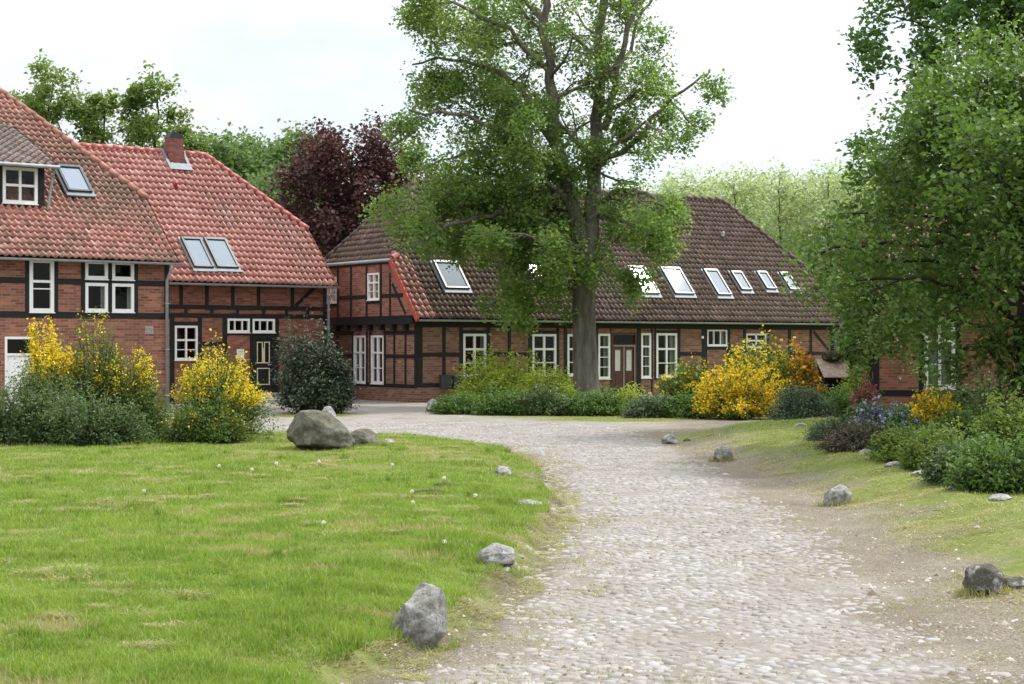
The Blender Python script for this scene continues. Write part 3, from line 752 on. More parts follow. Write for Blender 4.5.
# far row of pale spring trees: three grown, the rest copied
protos = []
for k, seed in enumerate((401, 407, 415)):
    H = 12.0
    protos.append(auto_tree('alder_tree', 'slim pale green tree', (0, 105, 0), H, 2.3, H * .22, M['pale'], M['bark_pale'], seed, 18, 4600, .22, .28, 1.35, (.2, 0), .13, 'row of pale spring trees', .9, 2))
spots = [(688, 100, 160, 0), (712, 104, 168, 1), (737, 98, 157, 2), (757, 108, 166, 0), (779, 100, 158, 1), (800, 106, 164, 2), (822, 99, 156, 0), (846, 103, 161, 1), (868, 97, 153, 2), (672, 108, 165, 1),
         (725, 118, 168, 2), (768, 121, 165, 0), (812, 119, 163, 1), (858, 122, 160, 2), (892, 112, 158, 0), (640, 112, 175, 2), (610, 110, 180, 0)]
where = ['at the left end of the row right of the ridge', 'slightly lower, second of the pale row right of the ridge', 'above the sloping right end of the dark roof', 'in the gap behind its taller neighbours over the roof slope',
         'over the middle of the descending roof edge', 'nearer the foot of the descending roof edge', 'left of the dark maple crown', 'half hidden by the maple', 'mostly behind the maple crown',
         'seen through the lime crown beside the dark ridge', 'in the back row over the roof tip', 'in the back row over the roof slope', 'in the back row near the roof foot', 'in the back row at the maple edge',
         'far right, hidden among the maple leaves', 'behind the ridge and lime leaves', 'behind the lime trunk above the ridge']
used = set()
for i, ((px, Yd, top, k), w) in enumerate(zip(spots, where)):
    o = protos[k] if k not in used else copy_tree(protos[k]); used.add(k)
    H = EYE + (HOR - top) * Yd / FOC; s = H / 13.2
    o.location = (at(px, Yd), Yd, 0); o.scale = (s * 1.05, s * 1.05, s); o.rotation_euler = (0, 0, i * 1.9)
    o['label'] = 'pale spring tree ' + w

# right-hand trees
auto_tree('maple_tree', 'tall dark green maple filling the upper right corner', (at(1036, 38), 38, .2), 13.0, 3.35, 3.0, M['maple'], M['bark_dark'], 503, 34, 52000, .15, .17, 1.5, (-.6, 0), .28, None, .45, tsc=1.0)
auto_tree('cherry_tree', 'spreading tree with glossy hanging leaves over the flower bed', (at(1024, 27), 27, .2), 5.9, 3.5, 1.55, M['cherry'], M['bark_dark'], 517, 40, 50000, .105, .12, 1.25, (.1, 0), .14, None, .32, drop=.15, tsc=.7)

auto_tree('young_tree', 'slim young leafy tree in front of the right-hand house corner', (at(872, 41.0), 41.0, .1), 4.3, 1.0, 1.5, M['cherry'], M['bark_dark'], 531, 16, 7000, .105, .12, .7, (.1, 0), .05, None, .4, tsc=.7)

# ------------------------------------------------------------------ shrubs and flowers
def shrub(name, label, loc, rx, ry, h, n_spray, n_leaf, lsize, lmat, seed, flower=None, cat='shrub', group=None, base=.35, lift=.0, spread=.05, inner=.3, aspect=.45, up=.55, lumps=.3, tsc=.35, tall=1.0, extra_flowers=()):
    r = np.random.RandomState(seed)
    root = tag(empty(name, (loc[0], loc[1], gz(loc[0], loc[1]))), label, cat, group)
    st = MB(); LP = []; FP = []
    dirs = []
    per = max(3, int(n_leaf / n_spray))
    seedoff = seed * 1.37
    for k in range(n_spray):
        a = r.uniform(0, 2 * PI); u = r.rand() ** .75
        el = math.acos(min(1, 1 - u * 1.0)) if True else 0          # 0 = straight up
        dx, dy, dz = math.sin(el) * math.cos(a), math.sin(el) * math.sin(a), math.cos(el)
        lump = 1 + lumps * (float(noise2(math.cos(a) * 1.3 + seedoff, math.sin(a) * 1.3 + dz * 1.4, .8, 2)) - .55) * 2 + r.normal(0, .05)
        tip = np.array([dx * rx * lump, dy * ry * lump, (dz * (1 - lift) + lift) * h * lump ** 1.0])
        tip[2] = max(tip[2], .06 * h + lift * h * .4)
        b = np.array([dx * rx * base * r.rand(), dy * ry * base * r.rand(), 0.0])
        mid = (b + tip) / 2 + np.array([-dx * rx * .12, -dy * ry * .12, h * .10 * tall])
        t = inner + (1 - inner) * r.rand(per) ** .7
        q = ((1 - t) ** 2)[:, None] * b + (2 * t * (1 - t))[:, None] * mid + (t ** 2)[:, None] * tip
        LP.append(q + r.normal(0, spread, q.shape) * (.5 + t)[:, None])
        dirs.append((b, mid, tip, dz, lump))
        if k % 3 == 0:
            ts = np.linspace(0, .93, 5)
            pts = [((1 - x) ** 2) * b + 2 * x * (1 - x) * mid + x * x * tip for x in ts]
            st.tube(pts, [.012 * h ** .5, .010 * h ** .5, .008, .006, .003], 4, cap=False)
    st.build('stems', M['stem'], root)
    P = np.concatenate(LP); P = P[P[:, 2] > .01]
    leaves('foliage', P, lsize, lmat, root, seed + 1, aspect, up, clump_tint(P, r, tsc))
    for fi, fl in enumerate(([flower] if flower else []) + list(extra_flowers)):
        fmat, fn, fsize, zmin, frac = fl[:5]
        cond = fl[5] if len(fl) > 5 else None
        Q = []; ok = [d for d in dirs if d[2][2] > zmin * h and (cond is None or cond(d[2]))]
        ok = [d for d in ok if float(noise2(d[2][0] * 3 + seed, d[2][2] * 3 + d[2][1] * 2, .6, 2)) < frac + .12 * r.randn()]
        if not ok: continue
        pf = max(2, int(fn / len(ok)))
        for b, mid, tip, dz, lump in ok:
            t = .62 + .42 * r.rand(pf)
            q = ((1 - t) ** 2)[:, None] * b + (2 * t * (1 - t))[:, None] * mid + (t ** 2)[:, None] * tip
            Q.append(q + r.normal(0, spread * .8, q.shape))
        Q = np.concatenate(Q)
        leaves('flowers', Q, fsize, fmat, root, seed + 7 + fi, .8, .1, r.rand(len(Q)))['kind'] = 'stuff'
    return root

M['broom_green'] = leaf_mat('broom green', (.050, .095, .022), (.15, .22, .055), .3)
M['dark_shrub'] = leaf_mat('dark shrub leaves', (.045, .085, .030), (.14, .20, .075), .3, .35)
M['rhodo'] = leaf_mat('glossy dark leaves', (.018, .036, .015), (.070, .105, .052), .1, .7)
M['yellowgreen'] = leaf_mat('yellow green leaves', (.16, .24, .03), (.40, .47, .08), .45)
M['midgreen'] = leaf_mat('fresh green leaves', (.050, .11, .026), (.15, .24, .062), .35)
M['bluegreen'] = leaf_mat('grey green leaves', (.060, .095, .055), (.15, .20, .12), .25)
M['spurge'] = leaf_mat('spurge leaves', (.075, .135, .028), (.24, .31, .07), .35)
M['heather'] = leaf_mat('brownish heather', (.055, .050, .030), (.17, .135, .10), .2)
M['fl_yellow'] = leaf_mat('yellow petals', (.62, .44, .010), (.84, .66, .040), .3)
M['fl_gold'] = leaf_mat('golden petals', (.64, .42, .010), (.86, .63, .03), .3)
M['fl_orange'] = leaf_mat('orange petals', (.60, .17, .012), (.78, .30, .02), .3)
M['fl_blue'] = leaf_mat('blue violet petals', (.26, .24, .56), (.45, .43, .76), .3)
M['fl_magenta'] = leaf_mat('magenta petals', (.30, .012, .09), (.52, .035, .20), .3)
M['fl_white'] = leaf_mat('white petals', (.7, .7, .68), (.8, .8, .78), .2)

# broom group on the far edge of the lawn
shrub('broom_shrub', 'yellow flowering broom at the left edge before the white door', (at(48, 29.2), 29.2), .66, .62, 1.92, 460, 14000, .055, M['broom_green'], 611, (M['fl_yellow'], 3600, .042, .68, .58), inner=.15, spread=.045)
shrub('broom_shrub', 'tall upright green broom with hardly any flowers below the window pair', (at(98, 29.8), 29.8), .66, .6, 2.10, 480, 15000, .050, M['broom_green'], 622, (M['fl_yellow'], 500, .04, .35, .30), inner=.15, spread=.05, lift=.2, lumps=.2)
shrub('broom_shrub', 'thinner broom with pale yellow tips leaning right toward the downpipe', (at(128, 29.6), 29.6), .70, .6, 1.60, 400, 12000, .05, M['broom_green'], 633, (M['fl_yellow'], 1100, .04, .6, .5), inner=.15, spread=.045)
shrub('dark_bush', 'dense dark green bush at the lower left of the broom group', (at(30, 28.0), 28.2), .90, .7, 1.06, 400, 15000, .058, M['dark_shrub'], 644, inner=.1, base=.7, lumps=.6)
shrub('dark_bush', 'low green bush in front of the broom group', (at(92, 27.4), 27.6), .86, .6, .86, 380, 14000, .056, M['dark_shrub'], 655, inner=.1, base=.7, lumps=.6)
shrub('dark_bush', 'dark bush between the brooms beside the brown stone', (at(138, 29.5), 29.5), .6, .5, 1.1, 300, 10000, .055, M['broom_green'], 666, inner=.1, base=.7, lumps=.6)
shrub('broom_shrub', 'wide broom full of yellow flowers in front of the black door', (at(218, 29.0), 29.0), .98, .8, 1.62, 620, 17000, .050, M['broom_green'], 677, (M['fl_yellow'], 4400, .042, .45, .56), inner=.15, spread=.05, lumps=.4)
shrub('dark_bush', 'dark rounded bush under the wide yellow broom', (at(206, 28.0), 28.2), .78, .55, .95, 360, 13000, .052, M['broom_green'], 688, inner=.1, base=.7, lumps=.6, extra_flowers=((M['fl_yellow'], 420, .042, .3, .45),))
# by the houses
shrub('rhododendron', 'big dark glossy evergreen bush between black door and gable', (at(320, 45.6), 45.6), 1.14, 1.05, 2.30, 680, 18000, .11, M['rhodo'], 701, cat='shrub', inner=.1, base=.6, lift=.1, spread=.07, lumps=.42)
shrub('spring_shrub', 'bright yellow green shrub under the left windows of the long house', (at(507, 48.3), 48.3), 1.5, .9, 1.62, 560, 16000, .095, M['yellowgreen'], 712, inner=.2, base=.7, lumps=.35)
shrub('spring_shrub', 'light green shrub left of the lime trunk', (at(548, 47.6), 47.6), .9, .7, 1.25, 300, 8000, .09, M['yellowgreen'], 718, inner=.2, base=.7)
border = [
    (460, 45.4, .80, .58, 'midgreen', 'low grassy mound of leaves at the left end of the border', 721),
    (503, 44.8, .85, .72, 'midgreen', 'soft low green plant below the yellow green shrub', 724),
    (545, 44.6, .95, .80, 'dark_shrub', 'dark low plant in front of the lime trunk', 727),
    (592, 44.4, .95, .74, 'midgreen', 'leafy low plant right of the dark one under the lime', 731),
    (624, 47.0, .75, .66, 'yellowgreen', 'thin pale green tuft of plants before the brown double door', 735),
    (650, 43.2, .72, .58, 'bluegreen', 'broad leaved low plant in front of the brown double door', 738),
    (684, 43.0, .70, .66, 'midgreen', 'low leafy plant beneath the spotted yellow shrub', 743)]
for (px, Yd, rx, h, mat, lab, seed) in border:
    shrub('border_plant', lab, (at(px, Yd), Yd), rx, .6, h, 240, 6500, .085, M[mat], seed, cat='plant', group='low plants along the house border', inner=.1, base=.8, lumps=.4)
shrub('kerria_shrub', 'loose green shrub dotted with single yellow flowers by the long house', (at(690, 46.2), 46.2), .95, .7, 1.5, 320, 8000, .085, M['midgreen'], 751, (M['fl_gold'], 170, .11, .3, .75), inner=.2, base=.6)
shrub('broom_shrub', 'round broom entirely covered in golden yellow in front of the long house', (at(735, 42.3), 42.3), 1.12, .9, 1.36, 560, 11000, .055, M['broom_green'], 762, (M['fl_gold'], 7000, .058, .12, .72), inner=.2, spread=.06, lumps=.5)
shrub('azalea_shrub', 'tall green shrub with yellow clusters behind the golden broom', (at(756, 44.6), 44.6), 1.15, .8, 2.12, 460, 12000, .08, M['midgreen'], 773, (M['fl_yellow'], 1700, .085, .35, .66), inner=.2)
shrub('azalea_shrub', 'orange and yellow azalea left of the little shelter', (at(797, 44.6), 44.6), .98, .8, 1.82, 400, 9500, .085, M['midgreen'], 784, (M['fl_orange'], 800, .095, .35, .75, lambda q: q[0] > -.3), inner=.2, extra_flowers=((M['fl_gold'], 420, .09, .4, .6),))
shrub('grey_shrub', 'grey green shrub low in front of the orange azalea', (at(803, 40.6), 40.6), .78, .65, .95, 320, 9000, .065, M['bluegreen'], 795, inner=.1, base=.7)
shrub('magenta_azalea', 'small magenta flowering bush before the right-hand house', (at(866, 40.2), 40.2), .40, .4, .98, 160, 2600, .07, M['midgreen'], 806, (M['fl_magenta'], 520, .085, .35, .85), inner=.2)
shrub('spring_shrub', 'yellow green bush between shelter and right-hand house', (at(857, 44.5), 44.5), .55, .5, 1.5, 220, 5000, .08, M['yellowgreen'], 817, inner=.2)
shrub('spring_shrub', 'fresh green bush beneath the shelter roof', (at(838, 42.0), 42.0), .5, .5, .85, 200, 5200, .075, M['midgreen'], 821, inner=.1, base=.7)
# flower bed at the right
bed = [
    ('heather', 'brownish heather cushion at the front left of the flower bed', 852, 25.4, .58, .5, .44, 'heather', 831, None, .04),
    ('heather', 'second heather cushion farther into the flower bed', 838, 28.0, .5, .5, .40, 'bluegreen', 833, None, .045),
    ('bluebell_clump', 'clump of blue violet flowers behind the heather', 882, 27.4, .55, .4, .66, 'midgreen', 837, ('fl_blue', 700, .055, .5, .85), .06),
    ('bluebell_clump', 'few pale violet flowers among green leaves in the bed', 905, 25.6, .45, .4, .55, 'midgreen', 841, ('fl_blue', 320, .05, .5, .75), .06),
    ('spurge', 'yellow green plant at the front of the flower bed', 902, 23.3, .42, .45, .50, 'spurge', 846, None, .055),
    ('spurge', 'lime green plant right of the violet flowers', 938, 22.0, .5, .45, .60, 'spurge', 851, None, .055),
    ('leafy_plant', 'dark leafy plant at the bed edge in the right foreground', 962, 19.6, .5, .45, .52, 'dark_shrub', 856, None, .06),
    ('leafy_plant', 'deep green bushy plant at the right end of the bed', 1002, 18.6, .55, .5, .66, 'midgreen', 861, None, .065),
    ('leafy_plant', 'light green tall plant against the right edge under the cherry', 1010, 22.5, .55, .5, 1.05, 'spurge', 866, None, .065),
    ('leafy_plant', 'mid green plant in the middle of the bed behind the spurge', 965, 24.5, .6, .5, .80, 'midgreen', 871, None, .06),
    ('leafy_plant', 'dark shrub in the shade under the cherry branches', 985, 29.5, 1.1, .7, 1.15, 'dark_shrub', 876, None, .08),
    ('leafy_plant', 'dark shrub in front of the low brick wall of the right-hand house', 868, 33.5, .5, .5, .40, 'dark_shrub', 881, None, .08),
    ('leafy_plant', 'shaded bush at the back of the bed beside the white window', 925, 33.0, .6, .6, .42, 'dark_shrub', 886, None, .08),
]
for (nm, lab, px, Yd, rx, ry, h, mat, seed, fl, ls) in bed:
    shrub(nm, lab, (at(px, Yd), Yd), rx, ry, h, 260, 6500, ls, M[mat], seed, (M[fl[0]],) + fl[1:] if fl else None, cat='plant', group='plants in the right flower bed', inner=.1, base=.75, lumps=.4, spread=.03)
shrub('broom_shrub', 'small yellow broom in the flower bed below the white window', (at(936, 26.2), 26.2), .50, .42, .98, 260, 4600, .045, M['broom_green'], 891, (M['fl_gold'], 2100, .045, .35, .78), inner=.2, spread=.035)
for k, (px, Yd) in enumerate(((800, 33.0), (866, 24.8), (893, 22.4), (921, 20.7), (958, 18.9), (1000, 17.6))):
    labs = ['pale flat edging slab at the far corner of the flower bed', 'edging slab in front of the heather', 'edging slab in front of the yellow green plant', 'edging slab left of the dark leafy plant', 'edging slab below the dark leafy plant', 'edging slab at the right end of the bed']
    o = rock(labs[k], at(px, Yd), Yd, .42, .2, .06, M['stone_white'], 140 + k, .5, .9, 6, 'edging_stone'); o['category'] = 'edging stone'; o['group'] = 'edging stones of the flower bed'

# dandelion clocks in the lawn
G_D = 'white dandelion heads in the lawn'
st = MB(); st.tube([(0, 0, 0), (.01, 0, .03), (.005, .01, .06)], .002, 5)
d0 = empty('dandelion', (0, 0, 0)); st.build('stalk', M['broom_green'], d0)
hp = np.random.RandomState(3).normal(size=(70, 3)); hp /= np.linalg.norm(hp, axis=1)[:, None]
leaves('seed_head', hp * .015 + np.array([.005, .01, .07]), .013, M['fl_white'], d0, 4, .8, .0)
dpos = [(323, 508), (414, 489), (413, 478), (444, 465), (443, 522), (475, 482), (145, 477), (220, 455), (276, 452), (318, 450), (392, 452), (253, 458)]
for k, (px, py) in enumerate(dpos):
    o = d0 if k == 0 else copy_tree(d0)
    Yd = 1.50 * FOC / (py + 9 - HOR) ; x = at(px, Yd); o.location = (x, Yd, gz(x, Yd)); o.rotation_euler = (0, 0, k * 1.3)
    s = 1.0 + .03 * max(0, Yd - 14); o.scale = (s, s, s)
    tag(o, 'white dandelion seed head standing in the lawn grass', 'dandelion', G_D)
# scraped-up earth in the lawn
for k, (px, Yd, lab) in enumerate(((432, 18.6, 'dark scraped patch of soil in the lawn'), (446, 19.6, 'smaller dark soil heap just behind the scraped patch'))):
    o = rock(lab, at(px, Yd), Yd, .42 - .1 * k, .5, .045, M['soil'], 160 + k, .6, .2, 3, 'soil_heap'); o['category'] = 'soil heap'; del o['group']

# ------------------------------------------------------------------ houses
def clip(poly, a, b, c):                                # keep a*s + b*z <= c
    out = []
    for i in range(len(poly)):
        p, q = poly[i], poly[(i + 1) % len(poly)]
        fp, fq = a * p[0] + b * p[1] - c, a * q[0] + b * q[1] - c
        if fp <= 0: out.append(p)
        if fp * fq < 0:
            t = fp / (fp - fq); out.append((p[0] + t * (q[0] - p[0]), p[1] + t * (q[1] - p[1])))
    return out
def wall_panel(mb, P, s0, s1, z0, z1, holes=(), clips=(), depth=.14):
    """P(s, z, inward) -> local point; material 0 brick, 1 room"""
    ss = sorted({s0, s1, *[x for h in holes for x in h[:2] if s0 < x < s1]}); zs = sorted({z0, z1, *[x for h in holes for x in h[2:4] if z0 < x < z1]})
    for i in range(len(ss) - 1):
        for j in range(len(zs) - 1):
            cs, cz = (ss[i] + ss[i + 1]) / 2, (zs[j] + zs[j + 1]) / 2
            if any(h[0] < cs < h[1] and h[2] < cz < h[3] for h in holes): continue
            poly = [(ss[i], zs[j]), (ss[i + 1], zs[j]), (ss[i + 1], zs[j + 1]), (ss[i], zs[j + 1])]
            for c in clips:
                poly = clip(poly, *c)
                if len(poly) < 3: break
            if len(poly) >= 3: mb.poly([P(s, z, 0) for s, z in poly], 0)
    for h in holes:
        a, b, c, d = h[:4]; cn = [(a, c), (b, c), (b, d), (a, d)]
        for k in range(4):
            p, q = cn[k], cn[(k + 1) % 4]
            mb.poly([P(*p, 0), P(*q, 0), P(*q, depth), P(*p, depth)], 0)
            mb.poly([P(*p, depth), P(*q, depth), P(*q, .9), P(*p, .9)], 1)
        mb.poly([P(*p, .9) for p in cn], 1)

def frame_box(mb, P, s0, s1, z0, z1, o0, o1):           # box on the wall from inward o0 (negative = proud) to o1
    mb.hexa([P(s0, z0, o0), P(s1, z0, o0), P(s1, z0, o1), P(s0, z0, o1), P(s0, z1, o0), P(s1, z1, o0), P(s1, z1, o1), P(s0, z1, o1)])

def window(P, root, s0, s1, z0, z1, cols=2, rows=(.36, .68), fw=.065, mw=.045, mat=None, curtain=0.0, name='window', lab=None, thick=None, sill=True):
    """casement frame with mullions as one mesh, the glass and a curtain as children"""
    mat = mat or M['white']; mb = MB(); e = .004
    s0 += e; s1 -= e; z0 += e; z1 -= e
    frame_box(mb, P, s0, s0 + fw, z0, z1, -.022, .06); frame_box(mb, P, s1 - fw, s1, z0, z1, -.022, .06)
    frame_box(mb, P, s0 + fw, s1 - fw, z0, z0 + fw, -.022, .06); frame_box(mb, P, s0 + fw, s1 - fw, z1 - fw, z1, -.022, .06)
    for c in range(1, cols):
        x = s0 + (s1 - s0) * c / cols
        w = mw if thick is None else thick
        frame_box(mb, P, x - w, x + w, z0 + fw, z1 - fw, -.016, .055)
    for k, rr in enumerate(rows):
        z = z1 - (z1 - z0) * rr; w = mw * (1.0 if k == 0 else .45)
        frame_box(mb, P, s0 + fw, s1 - fw, z - w, z + w, -.012 if k else -.019, .05)
    if sill: frame_box(mb, P, s0 - .02, s1 + .02, z0 - .03, z0 - .002, -.05, .03)
    w = mb.build(name, mat, root)
    if lab: w['label'] = lab
    g = MB(); g.poly([P(s0 + .03, z0 + .03, .03), P(s1 - .03, z0 + .03, .03), P(s1 - .03, z1 - .03, .03), P(s0 + .03, z1 - .03, .03)])
    g.build('pane', M['glass'], w)
    if curtain:
        c = MB(); n = 14
        for sgn in (0, 1):
            wd = (s1 - s0) * abs(curtain) * .5
            a = s0 + .03 if sgn == 0 else s1 - .03 - wd
            for k in range(n):
                x0, x1 = a + wd * k / n, a + wd * (k + 1) / n
                y0, y1 = .13 + .025 * (k % 2), .13 + .025 * ((k + 1) % 2)
                c.poly([P(x0, z0 + .04, y0), P(x1, z0 + .04, y1), P(x1, z1 - .04, y1), P(x0, z1 - .04, y0)])
        c.build('curtain', M['curtain'], w)
    return w

def tiles(name, O, U, S, poly, tw, tl, mat, root, seed, roll=.038, lift=.045, patch=None):
    """pantiles on the plane O + u U + w S clipped to a convex polygon in (u, w)"""
    r = np.random.RandomState(seed)
    O, U, S = (np.array(a, float) for a in (O, U, S)); Nn = np.cross(U, S); Nn /= np.linalg.norm(Nn)
    if Nn[2] < 0: Nn = -Nn
    poly = np.array(poly, float)
    wmin, wmax = poly[:, 1].min(), poly[:, 1].max()
    def span(w):
        w = min(max(w, wmin + 1e-4), wmax - 1e-4); xs_ = []
        for i in range(len(poly)):
            a, b = poly[i], poly[(i + 1) % len(poly)]
            if (a[1] - w) * (b[1] - w) <= 0 and abs(a[1] - b[1]) > 1e-9:
                xs_.append(a[0] + (w - a[1]) / (b[1] - a[1]) * (b[0] - a[0]))
        return min(xs_), max(xs_)
    nr = int(math.ceil((wmax - wmin) / tl)); V = []; Fq = []; T = []
    K = 8
    tt_ = np.linspace(0, 1, K)
    prof = roll * np.sin(2 * PI * tt_ + .6) * (1 + .25 * np.cos(2 * PI * tt_))
    for i in range(nr):
        w0 = wmin + i * tl; w1 = min(wmax, w0 + tl * 1.06)
        a0, b0 = span(w0 + .002); a1, b1 = span(w1 - .002)
        off = 0
        j0 = int(math.floor(min(a0, a1) / tw)) - 1; j1 = int(math.ceil(max(b0, b1) / tw)) + 1
        for j in range(j0, j1):
            u0 = j * tw + off; u1 = u0 + tw
            if u1 < min(a0, a1) + .01 or u0 > max(b0, b1) - .01: continue
            us = u0 + tt_ * tw
            lo = np.clip(us, a0, b0); hi = np.clip(us, a1, b1)
            if lo[-1] - lo[0] < .01 and hi[-1] - hi[0] < .01: continue
            jit = r.normal(0, .007); sl = r.normal(0, .009); sag = (float(noise2(u0, w0, 2.2, 2)) - .5) * .07
            base = len(V)
            for k in range(K): V.append(O + U * lo[k] + S * (w0 - .0 + sl) + Nn * (prof[k] * .8 + .005 + sag))
            for k in range(K): V.append(O + U * lo[k] + S * (w0 - .016 + sl + .012 * math.cos(2 * PI * tt_[k])) + Nn * (prof[k] + lift + jit + sag))
            for k in range(K): V.append(O + U * hi[k] + S * w1 + Nn * (prof[k] * .9 + .006 + sag))
            for q in range(2):
                for k in range(K - 1):
                    Fq.append([base + q * K + k, base + q * K + k + 1, base + (q + 1) * K + k + 1, base + (q + 1) * K + k])
            T += [float(np.clip(.5 + r.normal(0, .2) + (r.choice([-.5, .5]) if r.rand() < .04 else 0), 0, 1))] * (3 * K)
    o = mesh_obj(name, np.array(V), np.array(Fq), mat, root, True, attrs={'tint': np.array(T)})
    return o

def caps(name, lines, r, mat, root, seg=.36):
    mb = MB()
    for a, b in lines:
        a, b = Vector(a), Vector(b); L = (b - a).length; n = max(1, int(L / seg)); d = (b - a) / n
        for i in range(n):
            p = a + d * i; q = a + d * (i + 1.08)
            mb.tube([p + Vector((0, 0, .012)), q], [r * 1.12, r * .92], 10)
    return mb.build(name, mat, root, True)

def house_shell(root, s0, s1, ze, t, a, b, c, e, g, tw, tl, tmat, rmat, bmat, gmat, seed, front_holes=(), gable_holes=(), hipL=True, hipR=True, jetty=0.0, gable_proj=None):
    """s0..s1 wall range along the front, d = depth; returns roof plane helper"""
    D = 2 * b - 2 * e; q = math.sqrt(1 + t * t)
    u0, L = s0 - g, (s1 - s0) + 2 * g
    def R(u, dd): return (u0 + u, dd - e, ze + dd * t)               # dd from the eave line
    front = lambda s, z, i: (s, i, z)
    back = lambda s, z, i: (s, D - i, z)
    left = lambda d, z, i: (s0 + i, d, z)
    right = lambda d, z, i: (s1 - i, d, z)
    ztop = ze + e * t - .03
    mb = MB()
    wall_panel(mb, front, s0, s1, -.3, ztop, front_holes)
    wall_panel(mb, back, s0, s1, -.3, ztop)
    zh = ze + a * t - .05; zr = ze + b * t - .05
    cl = [(-t, 1, ze + e * t - .05), (t, 1, ze + e * t + D * t - .05)]
    wall_panel(mb, left, 0, D, -.3, zh if hipL else zr, gable_holes, cl)
    wall_panel(mb, right, 0, D, -.3, zh if hipR else zr, (), cl)
    mb.build('wall', [bmat, M['room']], root)
    # roof slab under the tiles
    sl = MB(); k = .035
    P = lambda u, dd, dz=0: (u0 + u, dd - e, ze + dd * t - k + dz)
    cL, cR = (c if hipL else 0), (c if hipR else 0)
    aL, aR = (a if hipL else b), (a if hipR else b)
    B2 = 2 * b
    def pt(u, dd):
        z = ze + min(dd, B2 - dd) * t - k
        return (u0 + u, dd - e, z)
    fr = [pt(0, 0), pt(L, 0), pt(L, aR), pt(L - cR, b), pt(cL, b), pt(0, aL)]
    bk = [pt(L, B2), pt(0, B2), pt(0, B2 - aL), pt(cL, b), pt(L - cR, b), pt(L, B2 - aR)]
    def thick(poly):
        lo = [(x, y, z - .06) for x, y, z in poly]; n = len(poly)
        sl.poly(poly); sl.poly(lo[::-1])
        for i in range(n): sl.poly([poly[i], lo[i], lo[(i + 1) % n], poly[(i + 1) % n]])
    dedup = lambda pl: [p for i, p in enumerate(pl) if (Vector(p) - Vector(pl[i - 1])).length > 1e-4]
    thick(dedup(fr)); thick(dedup(bk))
    if hipL: thick([pt(0, B2 - a), pt(0, a), pt(cL, b)])
    if hipR: thick([pt(L, a), pt(L, B2 - a), pt(L - cR, b)])
    roof = sl.build('roof', M['timber'], root)
    S = np.array([0, 1, t]) / q
    fpoly = [(0, 0), (L, 0), (L, aR * q), (L - cR, b * q), (cL, b * q), (0, aL * q)]
    fpoly = [p for i, p in enumerate(fpoly) if np.hypot(p[0] - fpoly[i - 1][0], p[1] - fpoly[i - 1][1]) > 1e-4]
    tiles('roof_tiles', (u0, -e, ze), (1, 0, 0), S, fpoly, tw, tl, tmat, root, seed)
    tiles('roof_tiles', (u0 + L, B2 - e, ze), (-1, 0, 0), np.array([0, -1, t]) / q, [(L - x, y) for x, y in fpoly][::-1], tw * 2, tl * 2, tmat, root, seed + 1)
    for side, on in (('L', hipL), ('R', hipR)):
        if not on: continue
        rise = (b - a) * t; hl = math.hypot(c, rise); W = B2 - 2 * a
        if side == 'L': O, U, SS = (u0, B2 - a - e, ze + a * t), (0, -1, 0), (c / hl, 0, rise / hl)
        else: O, U, SS = (u0 + L, a - e, ze + a * t), (0, 1, 0), (-c / hl, 0, rise / hl)
        tiles('roof_tiles', O, U, SS, [(0, 0), (W, 0), (W / 2, hl)], tw, tl, tmat, root, seed + 3)
    ln = [(R(cL, b), R(L - cR, b))]
    if hipL: ln += [(R(0, a), R(c, b)), ((u0, B2 - a - e, ze + a * t), R(c, b))]
    if hipR: ln += [(R(L, a), R(L - c, b)), ((u0 + L, B2 - a - e, ze + a * t), R(L - c, b))]
    caps('ridge_tiles', ln, .105, rmat, root)
    # gutter along the front eave
    gm = MB(); zc = ze - .04; yc = -e - .06; n = 8
    for i in range(n):
        a0, a1 = PI + PI * i / n, PI + PI * (i + 1) / n
        for rr, fl in ((.065, 1), (.058, -1)):
            p = [(u0 - .05, yc + rr * math.cos(a0), zc + rr * math.sin(a0)), (u0 + L + .05, yc + rr * math.cos(a0), zc + rr * math.sin(a0)),
                 (u0 + L + .05, yc + rr * math.cos(a1), zc + rr * math.sin(a1)), (u0 - .05, yc + rr * math.cos(a1), zc + rr * math.sin(a1))]
            gm.poly(p if fl > 0 else p[::-1])
    gm.build('gutter', M['zinc'], root)
    return dict(u0=u0, L=L, e=e, t=t, q=q, ze=ze, D=D, front=front, left=left, right=right, S=S)

def timbers(root, P, beams, braces=(), name='timber_frame', proud=.012):
    mb = MB()
    for (s0, s1, z0, z1) in beams:
        o = proud + (.004 if (s1 - s0) > (z1 - z0) else 0)
        frame_box(mb, P, s0, s1, z0, z1, -o, .05)
    for (sa, za, sb, zb, w) in braces:
        dx, dz = sb - sa, zb - za; l = math.hypot(dx, dz); nx_, nz_ = -dz / l * w / 2, dx / l * w / 2
        c4 = [(sa + nx_, za + nz_), (sa - nx_, za - nz_), (sb - nx_, zb - nz_), (sb + nx_, zb + nz_)]
        mb.hexa([P(s, z, -proud + .003) for s, z in c4] + [P(s, z, .05) for s, z in c4])
    return mb.build(name, M['timber'], root)

